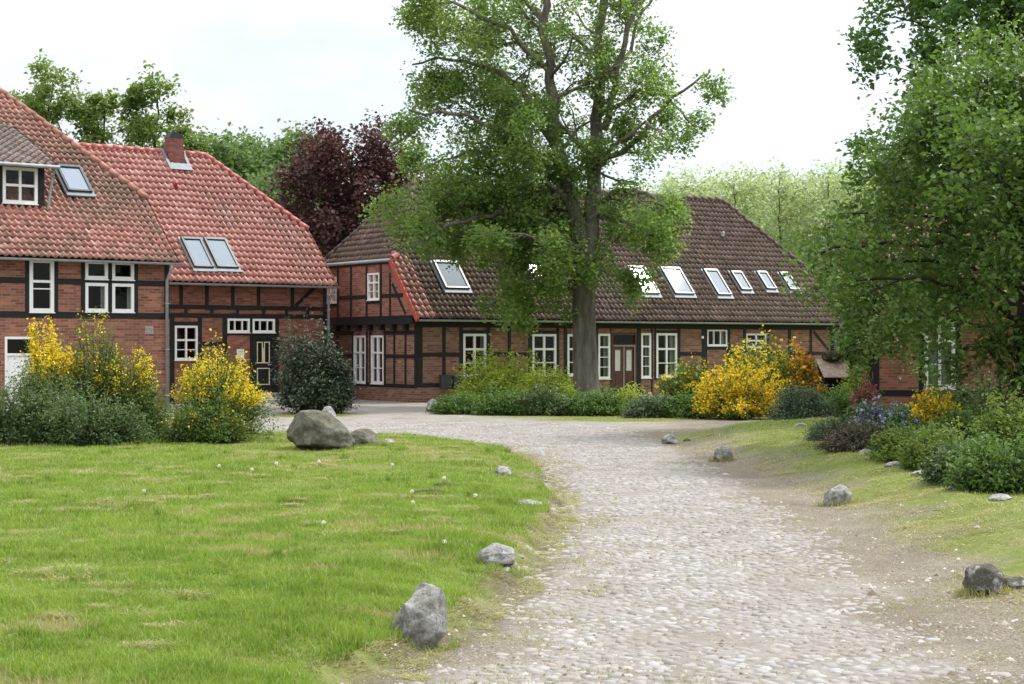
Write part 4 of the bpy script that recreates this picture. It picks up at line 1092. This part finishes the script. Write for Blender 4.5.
def skylight(H, root, u, w0, w1, wid, lab=None, painted_sheen=True):
    """roof window lying on the front slope, u from the eave corner along the eave"""
    q = Vector(H['S']); U = Vector((1, 0, 0)); Nn = U.cross(q)
    O = Vector((H['base_u'], -H['e'], H['ze']))
    pt = lambda uu, ww, n: tuple(O + U * uu + q * ww + Nn * n)
    def bx(mb, a, b, c, d, n0, n1): mb.hexa([pt(a, c, n0), pt(b, c, n0), pt(b, d, n0), pt(a, d, n0), pt(a, c, n1), pt(b, c, n1), pt(b, d, n1), pt(a, d, n1)])
    mb = MB(); f = .065; hi = .18
    bx(mb, u, u + f, w0, w1, 0, hi); bx(mb, u + wid - f, u + wid, w0, w1, 0, hi)
    bx(mb, u + f, u + wid - f, w0, w0 + f, 0, hi - .012); bx(mb, u + f, u + wid - f, w1 - f * 1.5, w1, 0, hi + .01)
    s = mb.build('skylight', M['darkframe'], root)
    if lab: s['label'] = lab
    fl = MB(); bx(fl, u - .06, u + wid + .06, w0 - .16, w0 - .004, .05, .105); bx(fl, u - .07, u - .004, w0, w1 + .06, .05, .10); bx(fl, u + wid + .004, u + wid + .07, w0, w1 + .06, .05, .10)
    fl.build('flashing', M['lead'], s)
    g = MB(); g.poly([pt(u + f, w0 + f, .15), pt(u + wid - f, w0 + f, .15), pt(u + wid - f, w1 - f, .15), pt(u + f, w1 - f, .15)]); g.build('pane', M['skyglass'], s)
    bl = MB(); bx(bl, u + f + .004, u + wid - f - .004, w0 + f + .004, w1 - f * 1.5 - .004, .04, .128); bl.build('painted_sheen', M['painted_sheen'], s)  # added pale sheet behind the glass, sky reflection put into its colour
    return s

def downpipe(root, x, y, ztop, zbot=0.0, ytop=None):
    mb = MB(); yt = y if ytop is None else ytop
    mb.tube([(x, yt, ztop), (x, yt, ztop - .12), (x, y, ztop - .45), (x, y, zbot)], .045, 10)
    for z in np.arange(zbot + .4, ztop - .6, 1.3): mb.box(x - .055, x + .055, y - .055, y + .10, z, z + .03)
    return mb.build('downpipe', M['zinc'], root, True)

# ---- left house with the dormer (worn tiles)
A = tag(empty('brick_house', (-9.731, 48.269, 0), .655), 'brick and black timber house with worn pinkish tiles and a dormer at the left edge', 'house')
fA = lambda s, z, i: (s, i, z)
holesA = [(-4.12, -3.42, 2.73, 4.17), (-2.53, -1.86, 3.66, 4.17), (-1.74, -1.08, 3.66, 4.17), (-2.53, -1.86, 2.76, 3.56), (-1.74, -1.08, 2.76, 3.56), (-4.80, -3.95, 0.02, 2.08), (-7.2, -6.5, 2.73, 4.17)]
HA = house_shell(A, -8.0, 0.0, 4.20, .907, 2.12, 6.3, 3.45, .35, .15, .195, .255, M['tile_a'], M['ridge_a'], M['brick_a'], M['brick_a'], 21, holesA, hipL=False)
HA['base_u'] = .15
bA = [(-8, 0, 2.58, 2.745), (-8, -7.32, 3.50, 3.66), (-6.38, -4.24, 3.50, 3.66), (-3.30, -2.65, 3.50, 3.66), (-.96, -.15, 3.50, 3.66), (-2.53, -1.08, 3.562, 3.655),
      (-4.235, -4.122, 2.745, 4.4), (-3.418, -3.305, 2.745, 4.4), (-2.65, -2.532, 2.745, 4.4), (-1.857, -1.743, 2.745, 4.4), (-1.078, -.96, 2.745, 4.4), (-.15, 0, 2.745, 4.4), (-7.32, -7.202, 2.745, 4.4), (-6.498, -6.38, 2.745, 4.4), (-8, 0, 4.40, 4.46)]
timbers(A, fA, bA)
window(fA, A, -4.12, -3.42, 2.73, 4.17, 1, (.42, .56), .10, .035, curtain=0)
window(fA, A, -7.2, -6.5, 2.73, 4.17, 1, (.42, .56), .10, .035)
for h in holesA[1:5]: window(fA, A, *h, 1, (), .085, .03, curtain=.35 if h[2] < 3 else 0)
d = MB(); frame_box(d, fA, -4.795, -4.73, .02, 2.07, -.02, .1); frame_box(d, fA, -4.02, -3.955, .02, 2.07, -.02, .1); frame_box(d, fA, -4.73, -4.02, 2.0, 2.07, -.02, .1); frame_box(d, fA, -4.73, -4.02, 1.56, 1.62, -.02, .1)
dr = d.build('door_frame', M['white'], A)
d = MB(); frame_box(d, fA, -4.726, -4.024, .03, 1.556, .03, .07)
for z in (.25, .9): frame_box(d, fA, -4.64, -4.11, z, z + .5, .018, .031)
d.build('door_leaf', M['white'], dr)
d = MB(); d.poly([fA(-4.73, 1.62, .05), fA(-4.02, 1.62, .05), fA(-4.02, 2.0, .05), fA(-4.73, 2.0, .05)]); d.build('pane', M['glass'], dr)
d = MB(); d.tube([fA(-4.66, .85, .03), fA(-4.66, .85, -.03), fA(-4.55, .85, -.03)], .012, 6); d.build('handle', M['metal'], dr)
d = MB(); frame_box(d, fA, -.74, -.50, 2.15, 2.37, -.015, .05)
for k in range(5): frame_box(d, fA, -.715, -.525, 2.175 + k * .036, 2.193 + k * .036, -.028, -.016)
d.build('vent_grille', M['conc'], A)
downpipe(A, -.12, -.10, 4.12, 0, -.40)
skylight(HA, A, -2.46, 2.86, 4.05, .74)
# dormer
dz0 = 1.55
def dP(s, z, i): return (s, dz0 - .35 + i, z)
dm = MB()
wall_panel(dm, dP, -6.2, -3.20, 5.45, 6.86, [(-5.6, -4.7, 5.74, 6.74), (-4.40, -3.40, 5.74, 6.74)], depth=.08)
for s in (-3.20, -6.20):
    dm.poly([(s, dz0 - .35, 5.45), (s, dz0 - .35, 6.86), (s, 4.2, 8.25), (s, 4.2, 7.9)])
dorm = dm.build('dormer', [M['timber'], M['room']], A)
for h in ((-4.40, -3.40), (-5.6, -4.7)): window(dP, dorm, h[0], h[1], 5.74, 6.74, 2, (.5,), .085, .035, curtain=0, sill=True)
dq = math.hypot(1, .46)
sl = MB(); sl.hexa([(-6.50, dz0 - .72, 6.72), (-2.98, dz0 - .72, 6.72), (-2.98, 4.30, 8.23), (-6.50, 4.30, 8.23), (-6.50, dz0 - .72, 6.78), (-2.98, dz0 - .72, 6.78), (-2.98, 4.30, 8.29), (-6.50, 4.30, 8.29)])
sl.build('dormer_roof', M['timber'], dorm)
tiles('dormer_tiles', (-6.50, dz0 - .72, 6.80), (1, 0, 0), np.array([0, 1, .435]) / math.hypot(1, .435), [(0, 0), (3.52, 0), (3.52, 3.78), (0, 3.78)], .24, .3, M['tile_d'], dorm, 77)
gm = MB(); gm.tube([(-6.55, dz0 - .76, 6.77), (-2.93, dz0 - .76, 6.77)], .055, 8); gm.tube([(-3.03, dz0 - .74, 6.74), (-3.03, dz0 - .5, 6.5), (-3.12, dz0 - .38, 5.6)], .035, 8); gm.build('dormer_gutter', M['zinc'], dorm)

# ---- red-tiled wing
W = tag(empty('brick_house', (-6.192, 56.785, 0), .655), 'lower brick wing with bright red tiles and brick chimney behind the worn roofed house', 'house')
holesW = [(-5.56, -4.76, 1.37, 2.46), (-3.71, -2.90, 2.25, 2.70), (-2.80, -1.97, 2.25, 2.70), (-2.80, -1.97, .30, 2.16)]
HW = house_shell(W, -8.6, 0.0, 3.83, 1.022, 1.93, 4.46, 2.57, .35, .20, .215, .295, M['tile_w'], M['ridge_w'], M['brick_w'], M['brick_w'], 33, holesW, hipL=False)
HW['base_u'] = .20
bW = [(-8.6, 0, 2.98, 3.12), (-8.6, 0, 2.715, 2.85), (-8.6, 0, 3.96, 4.02), (-.14, 0, .0, 3.96)]
for s in (-8.0, -7.1, -6.25, -5.4, -4.5, -3.58, -2.64, -1.38): bW.append((s, s + .13, 3.12, 3.96))
for s in (-7.0, -6.1, -5.22, -4.32, -3.4, -2.45, -1.6, -.8): bW.append((s, s + .12, 2.85, 2.98))
bW += [(-5.72, -5.565, .0, 2.715), (-4.755, -4.61, .0, 2.715), (-5.565, -4.755, 2.465, 2.58), (-3.88, -3.715, .0, 2.715), (-4.61, -3.88, 1.82, 1.95), (-2.895, -2.805, .0, 2.715), (-1.965, -1.82, .0, 2.715), (-3.715, -2.895, 2.16, 2.245), (-2.805, -1.965, 2.165, 2.245), (-6.4, -5.72, 1.82, 1.95)]
timbers(W, fA, bW, [(-1.2, 3.13, -.3, 3.9, .12)])
window(fA, W, -5.56, -4.76, 1.37, 2.46, 2, (.42, .70), .07, .03)
window(fA, W, -3.71, -2.90, 2.25, 2.70, 3, (), .07, .02)
window(fA, W, -2.80, -1.97, 2.25, 2.70, 3, (), .07, .02)
d = MB(); frame_box(d, fA, -2.795, -2.70, .30, 2.155, -.01, .1); frame_box(d, fA, -2.07, -1.975, .30, 2.155, -.01, .1); frame_box(d, fA, -2.70, -2.07, 2.08, 2.155, -.01, .1)
frame_box(d, fA, -2.695, -2.075, .31, 2.075, .03, .08)
door = d.build('door', M['door_black'], W)
d = MB()
for (a, b_, c, e_) in ((-2.62, -2.41, 1.25, 1.95), (-2.36, -2.15, 1.25, 1.95), (-2.62, -2.15, .55, 1.1)):
    w_ = .03
    for q in ((a, a + w_, c, e_), (b_ - w_, b_, c, e_), (a + w_, b_ - w_, c, c + w_), (a + w_, b_ - w_, e_ - w_, e_)): frame_box(d, fA, *q, .012, .03)
frame_box(d, fA, -2.405, -2.365, 1.25, 1.75, .012, .03)
d.build('door_moulding', M['cream'], door)
d = MB()
for (a, b_) in ((-2.59, -2.44), (-2.33, -2.18)): d.poly([fA(a, 1.28, .026), fA(b_, 1.28, .026), fA(b_, 1.92, .026), fA(a, 1.92, .026)])
d.build('pane', M['glass'], door)
d = MB(); d.tube([fA(-2.13, 1.2, .03), fA(-2.13, 1.2, -.03), fA(-2.25, 1.2, -.03)], .013, 6); d.build('handle', M['metal'], door)
d = MB()
for k in range(3): d.box(-2.95 + .0, -1.75, -1.05 + .3 * k, 0.0 - .002, .1 * k - .1, .1 * (k + 1) - .002 * k)
d.build('doorstep', M['conc'], W)
d = MB(); d.box(-1.70, -1.42, -1.1, -.02, -.1, 1.0); d.box(-1.74, -1.38, -1.14, -.02, 1.0, 1.06); d.build('step_wall', M['brick_w'], W)
d = MB(); frame_box(d, fA, -3.37, -3.11, 1.38, 1.71, -.02, .0)
sg = d.build('sign', M['white'], W); sg['label'] = 'small white house sign by the black door'
d = MB()
for k, z in enumerate((1.64, 1.58, 1.53, 1.46, 1.42)): frame_box(d, fA, -3.33, -3.15 - .03 * (k % 3), z, z + .012, -.022, -.0205)
d.build('sign_lines', M['darkframe'], sg)
d = MB(); d.tube([fA(-1.9, 1.55, -.012), fA(-1.9, 1.55, -.08), fA(-1.9, 1.62, -.10)], .02, 8); d.build('wall_lamp', M['metal'], W)
downpipe(W, .02, -.10, 3.75, 0, -.40)
skylight(HW, W, -5.10, .56, 1.92, .70, 'left one of the red roof pair'); skylight(HW, W, -4.28, .58, 1.95, .78, 'right one of the red roof pair')
def roofpt(H, u, w, n=0):
    p = Vector((H['base_u'], -H['e'], H['ze'])) + Vector((1, 0, 0)) * u + Vector(H['S']) * w + Vector((1, 0, 0)).cross(Vector(H['S'])) * n
    return p
p = roofpt(HW, -3.84, 6.12)
d = MB(); x, y, z = p
d.hexa([(x - .33, y - .30, z - .5), (x + .33, y - .30, z - .5), (x + .33, y + .36, z - .5), (x - .33, y + .36, z - .5), (x - .22, y - .20, z + .66), (x + .22, y - .20, z + .66), (x + .22, y + .24, z + .66), (x - .22, y + .24, z + .66)])
ch = d.build('chimney', M['brick_chim'], W)
d = MB(); d.box(x - .235, x + .235, y - .215, y + .255, z + .66, z + .74); d.box(x - .19, x + .19, y - .17, y + .21, z + .74, z + .80); d.box(x - .12, x + .12, y - .10, y + .14, z + .80, z + .86); d.build('chimney_cap', M['darkframe'], ch)
d = MB(); S_ = Vector(HW['S']); nn = Vector((1, 0, 0)).cross(S_)
for (a, b_, c, e_) in ((-.42, -.325, -.60, .30), (.325, .42, -.60, .30), (-.42, .42, -.74, -.42)):
    q = [p + Vector((1, 0, 0)) * uu + S_ * ww for uu, ww in ((a, c), (b_, c), (b_, e_), (a, e_))]
    d.hexa([v_ + nn * (.05 + (.004 if b_ - a > .5 else 0)) for v_ in q] + [v_ + nn * (.112 + (.004 if b_ - a > .5 else 0)) for v_ in q])
d.build('flashing', M['lead'], ch)
p = roofpt(HW, -4.36, 4.5); d = MB(); d.tube([p, p + Vector((0, -.04, .16)), p + Vector((0, -.12, .2))], [.09, .075, .06], 10); d.build('roof_vent', M['clay'], W, True)

# ---- long house with the dark roof
B = tag(empty('brick_house', (-3.039, 54.423, 0), .595), 'long half-timbered farmhouse with dark tiled half-hipped roof in the centre', 'house')
holesB = [(1.74, 2.64, .80, 2.22), (4.48, 5.47, .80, 2.22), (5.93, 6.40, .80, 2.22), (7.24, 7.76, .68, 2.24), (7.82, 8.94, .12, 2.28), (9.12, 9.57, .69, 2.27), (9.80, 10.75, .71, 2.27), (12.15, 13.10, 1.82, 2.40), (14.02, 15.01, 1.75, 2.27)]
gholes = [(2.13, 2.98, .56, 2.17), (3.34, 4.18, .56, 2.17), (2.13, 2.93, 3.34, 4.24), (5.10, 5.95, 3.30, 4.20)]
HB = house_shell(B, 0.0, 18.5, 2.70, 1.136, 1.72, 4.243, 2.37, .35, .12, .20, .26, M['tile_b'], M['ridge_b'], M['brick_b'], M['brick_bg'], 45, holesB, gholes)
HB['base_u'] = -.12
bB = [(0, 18.5, 2.42, 2.60), (0, 1.6, .49, .62), (2.66, 4.33, .49, .62), (10.77, 18.5, .49, .62), (0, 18.5, 2.93, 3.0)]
posts = [(0, .2), (.95, 1.07), (1.6, 1.735), (2.645, 2.79), (3.5, 3.62), (4.33, 4.475), (5.475, 5.60), (5.79, 5.925), (6.405, 6.53), (7.08, 7.235), (7.765, 7.815), (8.945, 9.115), (9.575, 9.65), (9.72, 9.795), (10.755, 10.9), (11.9, 12.145), (13.105, 13.25), (13.88, 14.015), (15.015, 15.15), (16.1, 16.25), (17.2, 17.34), (18.3, 18.5)]
for a, b_ in posts: bB.append((a, b_, .1 if a > 7 and a < 9.7 else .62, 2.42))
for a, b_ in ((.2, .95), (1.07, 1.6), (2.79, 3.5), (3.62, 4.33), (6.53, 7.08), (10.9, 11.9), (13.25, 13.88), (15.15, 16.1), (16.25, 17.2), (17.34, 18.3)): bB.append((a, b_, 1.47, 1.60))
bB += [(12.145, 13.105, 1.68, 1.815), (14.015, 15.015, 1.60, 1.745), (1.735, 2.645, 2.225, 2.33), (4.475, 5.475, 2.225, 2.33), (9.795, 10.755, 2.275, 2.36)]
for s in np.arange(.6, 18.4, 1.15): bB.append((s, s + .14, 2.60, 2.93))
timbers(B, fA, bB, [(17.42, .7, 18.2, 1.42, .12), (17.42, 2.35, 18.2, 1.65, .12)])
gB = lambda d_, z, i: (i, d_, z)
Dg = HB['D']
# jettied upper gable: a second wall plane 0.16 m proud of the lower one
jt = .16
gJ = lambda d_, z, i: (i - jt, d_, z)
mb = MB(); tt_ = HB['t']
cl = [(-tt_, 1, 2.70 + .35 * tt_ - .06), (tt_, 1, 2.70 + .35 * tt_ + Dg * tt_ - .06)]
wall_panel(mb, gJ, 0, Dg, 2.72, 2.70 + 1.72 * tt_ - .06, gholes[2:], cl, depth=.155)
mb.build('gable_wall', [M['brick_bg'], M['room']], B)
mb = MB()
for s in np.arange(.5, Dg - .2, .78): mb.box(-jt - .02, .04, s, s + .16, 2.33, 2.515)
mb.box(-jt - .03, .02, -.02, Dg + .02, 2.52, 2.715)
mb.build('jetty_beams', M['timber'], B)
timbers(B, gJ, [(.0, Dg, 2.722, 2.80), (.62, 2.0, 3.40, 3.52), (3.06, 5.0, 3.40, 3.52), (6.05, 7.0, 3.40, 3.52), (1.98, 2.122, 2.80, 4.5), (2.938, 3.07, 2.80, 4.5), (4.02, 4.15, 2.80, 4.5), (4.96, 5.095, 2.80, 4.5), (5.955, 6.09, 2.80, 4.5), (1.38, 1.5, 2.80, 4.2), (2.122, 2.938, 3.22, 3.33), (5.095, 5.955, 3.17, 3.29), (1.2, 6.4, 4.50, 4.58)],
        [(.45, 2.85, 1.3, 3.85, .11), (Dg - .45, 2.85, Dg - 1.3, 3.85, .11)], 'gable_timber_frame')
timbers(B, gB, [(0, Dg, .46, .58), (0, 2.05, 2.18, 2.32), (4.25, Dg, 2.18, 2.32), (2.0, 2.122, .58, 2.32), (2.985, 3.1, .58, 2.32), (3.22, 3.335, .58, 2.32), (4.185, 4.31, .58, 2.32), (1.38, 1.5, .58, 2.18), (.66, .78, .58, 2.18), (0, .16, .58, 2.5), (.16, 2.0, 1.42, 1.54), (5.3, 5.42, .58, 2.18), (6.4, 6.52, .58, 2.18), (4.31, Dg, 1.42, 1.54), (Dg - .16, Dg, .58, 2.5)], (), 'lower_timber_frame')
window(gB, B, *gholes[0], 2, (.36, .68), .07, .03); window(gB, B, *gholes[1], 2, (.36, .68), .07, .03)
window(gJ, B, *gholes[2], 2, (.36, .68), .06, .025); window(gJ, B, *gholes[3], 2, (.36, .68), .06, .025)
for h, cu in ((holesB[0], .25), (holesB[1], 0)): window(fA, B, *h, 2, (.36, .68), .08, .035, curtain=cu, thick=.04)
window(fA, B, *holesB[2], 1, (.36, .68), .08, .035, curtain=.5); window(fA, B, *holesB[3], 1, (.30, .52, .74), .075, .03, curtain=.6); window(fA, B, *holesB[5], 1, (.30, .52, .74), .075, .03, curtain=.6)
window(fA, B, *holesB[6], 2, (.36, .68), .08, .035, curtain=.4, thick=.04); window(fA, B, *holesB[7], 3, (), .05, .02, curtain=.3); window(fA, B, *holesB[8], 2, (.5,), .06, .03)
# double door with fanlight
d = MB(); frame_box(d, fA, 7.825, 7.90, .12, 2.275, 0, .12); frame_box(d, fA, 8.86, 8.935, .12, 2.275, 0, .12); frame_box(d, fA, 7.90, 8.86, 1.80, 1.88, 0, .12); frame_box(d, fA, 7.90, 8.86, 2.2, 2.275, 0, .12); frame_box(d, fA, 7.90, 8.86, .10, .16, .0, .12)
dr = d.build('door_frame', M['door_brown'], B)
d = MB(); frame_box(d, fA, 7.905, 8.855, 1.80, 1.835, -.012, -.001); frame_box(d, fA, 8.365, 8.40, .17, 1.797, .012, .035); frame_box(d, fA, 8.83, 8.858, .17, 1.797, -.008, -.001); d.build('door_trim', M['conc'], dr)
for (a, b_) in ((7.905, 8.36), (8.405, 8.855)):
    d = MB(); c_ = .10
    frame_box(d, fA, a, a + c_, .17, 1.795, .03, .08); frame_box(d, fA, b_ - c_, b_, .17, 1.795, .03, .08); frame_box(d, fA, a + c_, b_ - c_, 1.68, 1.795, .03, .08); frame_box(d, fA, a + c_, b_ - c_, .17, .95, .03, .08); frame_box(d, fA, a + c_ + .03, b_ - c_ - .03, .27, .82, .02, .031)
    d.build('door_leaf', M['door_brown'], dr)
    d = MB(); frame_box(d, fA, a + c_, b_ - c_, .95, 1.68, .055, .06); d.build('pane', M['curtain'], dr)
d = MB(); d.poly([fA(7.90, 1.88, .05), fA(8.86, 1.88, .05), fA(8.86, 2.2, .05), fA(7.90, 2.2, .05)]); d.build('fanlight', M['glass'], dr)
d = MB(); d.tube([fA(8.44, 1.0, .03), fA(8.44, 1.0, -.03), fA(8.53, 1.0, -.03)], .012, 6); d.build('handle', M['metal'], dr)
d = MB(); d.tube([fA(11.85, 2.12, -.012), fA(11.85, 2.12, -.09)], .02, 6); d.tube([fA(11.85, 2.17, -.10), fA(11.85, 2.08, -.10)], .05, 10); d.build('wall_lamp', M['white'], B)
d = MB(); frame_box(d, fA, .82, 1.22, .46, .88, -.16, -.012); frame_box(d, fA, 1.28, 1.52, .40, .84, -.2, -.012); d.build('meter_box', M['darkbox'], B)
d = MB(); frame_box(d, fA, 7.6, 9.2, -.1, .11, -.7, -.002); d.build('doorstep', M['conc'], B)
for (u, w0, w1, wd) in ((1.42, 1.22, 2.45, .94), (5.08, 1.55, 2.62, .92), (9.56, 1.18, 2.5, .80), (11.08, 1.2, 2.5, .90), (13.10, 1.2, 2.47, .66), (14.40, 1.48, 2.41, .52), (15.70, 1.56, 2.45, .50), (16.88, 1.54, 2.44, .47)):
    skylight(HB, B, u, w0, w1, wd)
p = roofpt(HB, 15.18, 4.35, .05); d = MB(); d.tube([p, p + Vector((0, -.02, .14)), p + Vector((0, -.08, .16))], [.07, .06, .05], 8); d.build('roof_vent', M['conc'], B)
# new red tiles and board along the left verge
q_ = HB['q']
tl_ = math.hypot(1.72, 1.72 * HB['t'])
S_ = np.array(HB['S']); Nn = np.cross((1, 0, 0), S_)
tiles('verge_tiles', np.array((-.12, -.35, 2.70)) + Nn * .035, (1, 0, 0), S_, [(-.06, -.02), (.66, -.02), (.52, tl_ + .1), (-.06, tl_ + .1)], .24, .275, M['tile_w'], B, 88)
d = MB(); a_ = Vector((-.20, -.36, 2.64)); b__ = a_ + Vector(S_) * (tl_ + .1); d.bar(a_, b__, .05, .17, tuple(Nn)); d.build('verge_board', M['verge_red'], B)
d = MB(); d.tube([(-.13, 1.72 - .35 - .0, 2.70 + 1.72 * HB['t'] + .02), (.12, 1.75 - .35, 2.70 + 1.75 * HB['t'] + .12)], [.13, .10], 10); d.build('hip_end_tile', M['ridge_w'], B)
d = MB(); d.tube([(-.2, 1.55 - .25, 2.70 + 1.72 * HB['t'] - .03), (-.2, 2 * 4.243 - 1.72 - .35, 2.70 + 1.72 * HB['t'] - .03)], .055, 8); d.build('hip_gutter', M['zinc'], B)
downpipe(B, 18.45, -.10, 2.65, 0, -.40)

# ---- right-hand house behind the trees
Cc = tag(empty('brick_house', (9.35, 44.0, .1), -.20), 'red brick house with one tall white window, mostly hidden by the right-hand trees', 'house')
holesC = [(1.28, 2.06, .62, 2.46), (4.2, 5.0, .62, 2.46)]
HC = house_shell(Cc, 0.0, 9.0, 3.4, .8, 1.5, 3.5, 2.0, .35, .15, .25, .3, M['tile_a'], M['ridge_a'], M['brick_c'], M['brick_c'], 57, holesC)
bC = [(0, 9, 2.9, 3.06), (0, 1.15, .42, .58), (1.15, 1.275, .42, 2.9), (2.065, 2.19, .42, 2.9), (2.19, 4.07, .42, .58), (4.07, 4.195, .42, 2.9), (5.005, 5.13, .42, 2.9), (0, .15, .58, 2.9), (3.1, 3.22, .58, 2.9), (2.19, 3.1, 1.6, 1.72)]
timbers(Cc, fA, bC)
for h in holesC: window(fA, Cc, *h, 2, (.33, .66), .10, .035, curtain=.8)

# ---- small garden shelter
Sx, Sy = at(834, 47.5), 47.5
Sh = tag(empty('garden_shelter', (Sx, Sy, gz(Sx, Sy)), .1), 'small wooden shelter with sloping board roof and a dark basket on it', 'shelter')
d = MB()
for k in range(5): 
    x0 = -.42 + k * .168
    d.hexa([(x0, -.45, .94), (x0 + .162, -.45, .94), (x0 + .162, .35, 1.42), (x0, .35, 1.42), (x0, -.45, .97), (x0 + .162, -.45, .97), (x0 + .162, .35, 1.45), (x0, .35, 1.45)])
d.build('board_roof', M['boardwood'], Sh)
for x, y, h in ((-.34, -.3, 1.0), (.34, -.3, 1.0), (-.34, .28, 1.36), (.34, .28, 1.36)):
    d = MB(); d.box(x - .04, x + .04, y - .04, y + .04, -.1, h); d.build('post', M['timber'], Sh)
d = MB(); d.box(-.38, .38, .33, .36, .05, 1.36); d.build('back_board', M['timber'], Sh)
bx_ = MB(); bx_.tube([(0, 0, 0), (0, 0, .05), (0, 0, .14), (0, 0, .22), (0, 0, .27), (0, 0, .29)], [.17, .27, .30, .27, .19, .07], 16)
ba = bx_.build('basket', M['bark_dark'], None, True); ba.location = (Sx + .0, Sy + .28, gz(Sx, Sy) + 1.40); tag(ba, 'dark rounded basket upside down on the little shelter roof', 'basket')

# ------------------------------------------------------------------ sky and light
world = bpy.data.worlds.new('World'); scene.world = world; world.use_nodes = True
nt = world.node_tree; nt.nodes.clear()
SUN = Vector((.52, .30, .80)).normalized()
el = math.asin(SUN.z); az = math.atan2(SUN.x, SUN.y)
sky = nt.nodes.new('ShaderNodeTexSky'); sky.sky_type = 'NISHITA'; sky.sun_disc = False; sky.sun_elevation = el; sky.sun_rotation = az
tc = nt.nodes.new('ShaderNodeTexCoord')
mp = nt.nodes.new('ShaderNodeMapping'); mp.inputs['Scale'].default_value = (1.0, 1.0, 2.6); nt.links.new(tc.outputs['Generated'], mp.inputs[0])
cn = noise_n(nt, mp.outputs[0], 2.6, 7, .55)
fac = ramp(nt, cn, [(.34, (.50,) * 3), (.50, (.86,) * 3), (.64, (1, 1, 1))])
sz = N(nt, 'ShaderNodeSeparateXYZ'); nt.links.new(tc.outputs['Generated'], sz.inputs[0])
lum = N(nt, 'ShaderNodeMapRange'); nt.links.new(sz.outputs[2], lum.inputs[0])          # overcast sky: zenith brighter than horizon
lum.inputs[1].default_value = 0.0; lum.inputs[2].default_value = .85; lum.inputs[3].default_value = 2.3; lum.inputs[4].default_value = 11.0
shade = ramp(nt, noise_n(nt, mp.outputs[0], 4.2, 6, .55), [(.36, (.82, .86, .90)), (.58, (1.12, 1.13, 1.13))])
cl = N(nt, 'ShaderNodeVectorMath', _operation='SCALE'); nt.links.new(shade, cl.inputs[0]); nt.links.new(lum.outputs[0], cl.inputs['Scale'])
col = mixc(nt, fac, sky.outputs[0], cl.outputs[0])
bg = nt.nodes.new('ShaderNodeBackground'); bg.inputs['Strength'].default_value = .145
nt.links.new(col, bg.inputs[0])
wo = nt.nodes.new('ShaderNodeOutputWorld'); nt.links.new(bg.outputs[0], wo.inputs[0])
sd = bpy.data.lights.new('sun', 'SUN'); sd.energy = 2.6; sd.angle = math.radians(6); sd.color = (1, .955, .88)
so = bpy.data.objects.new('sun', sd); COL.objects.link(so); so.rotation_euler = SUN.to_track_quat('Z', 'Y').to_euler()

# ------------------------------------------------------------------ camera
cd = bpy.data.cameras.new('camera'); cam = bpy.data.objects.new('camera', cd); COL.objects.link(cam)
cam.location = (0, 0, EYE); cam.rotation_euler = (PI / 2, 0, 0)
cd.sensor_width = 36; cd.lens = 36 * FOC / 1024; cd.shift_y = (HOR - 342) / 1024; cd.clip_end = 2000; cd.clip_start = .1
scene.camera = cam
scene.view_settings.view_transform = 'Standard'; scene.view_settings.look = 'None'; scene.view_settings.gamma = 1.0
scene.view_settings.exposure = 0.86
scene.cycles.max_bounces = 8; scene.cycles.diffuse_bounces = 6; scene.cycles.transmission_bounces = 6; scene.cycles.transparent_max_bounces = 6
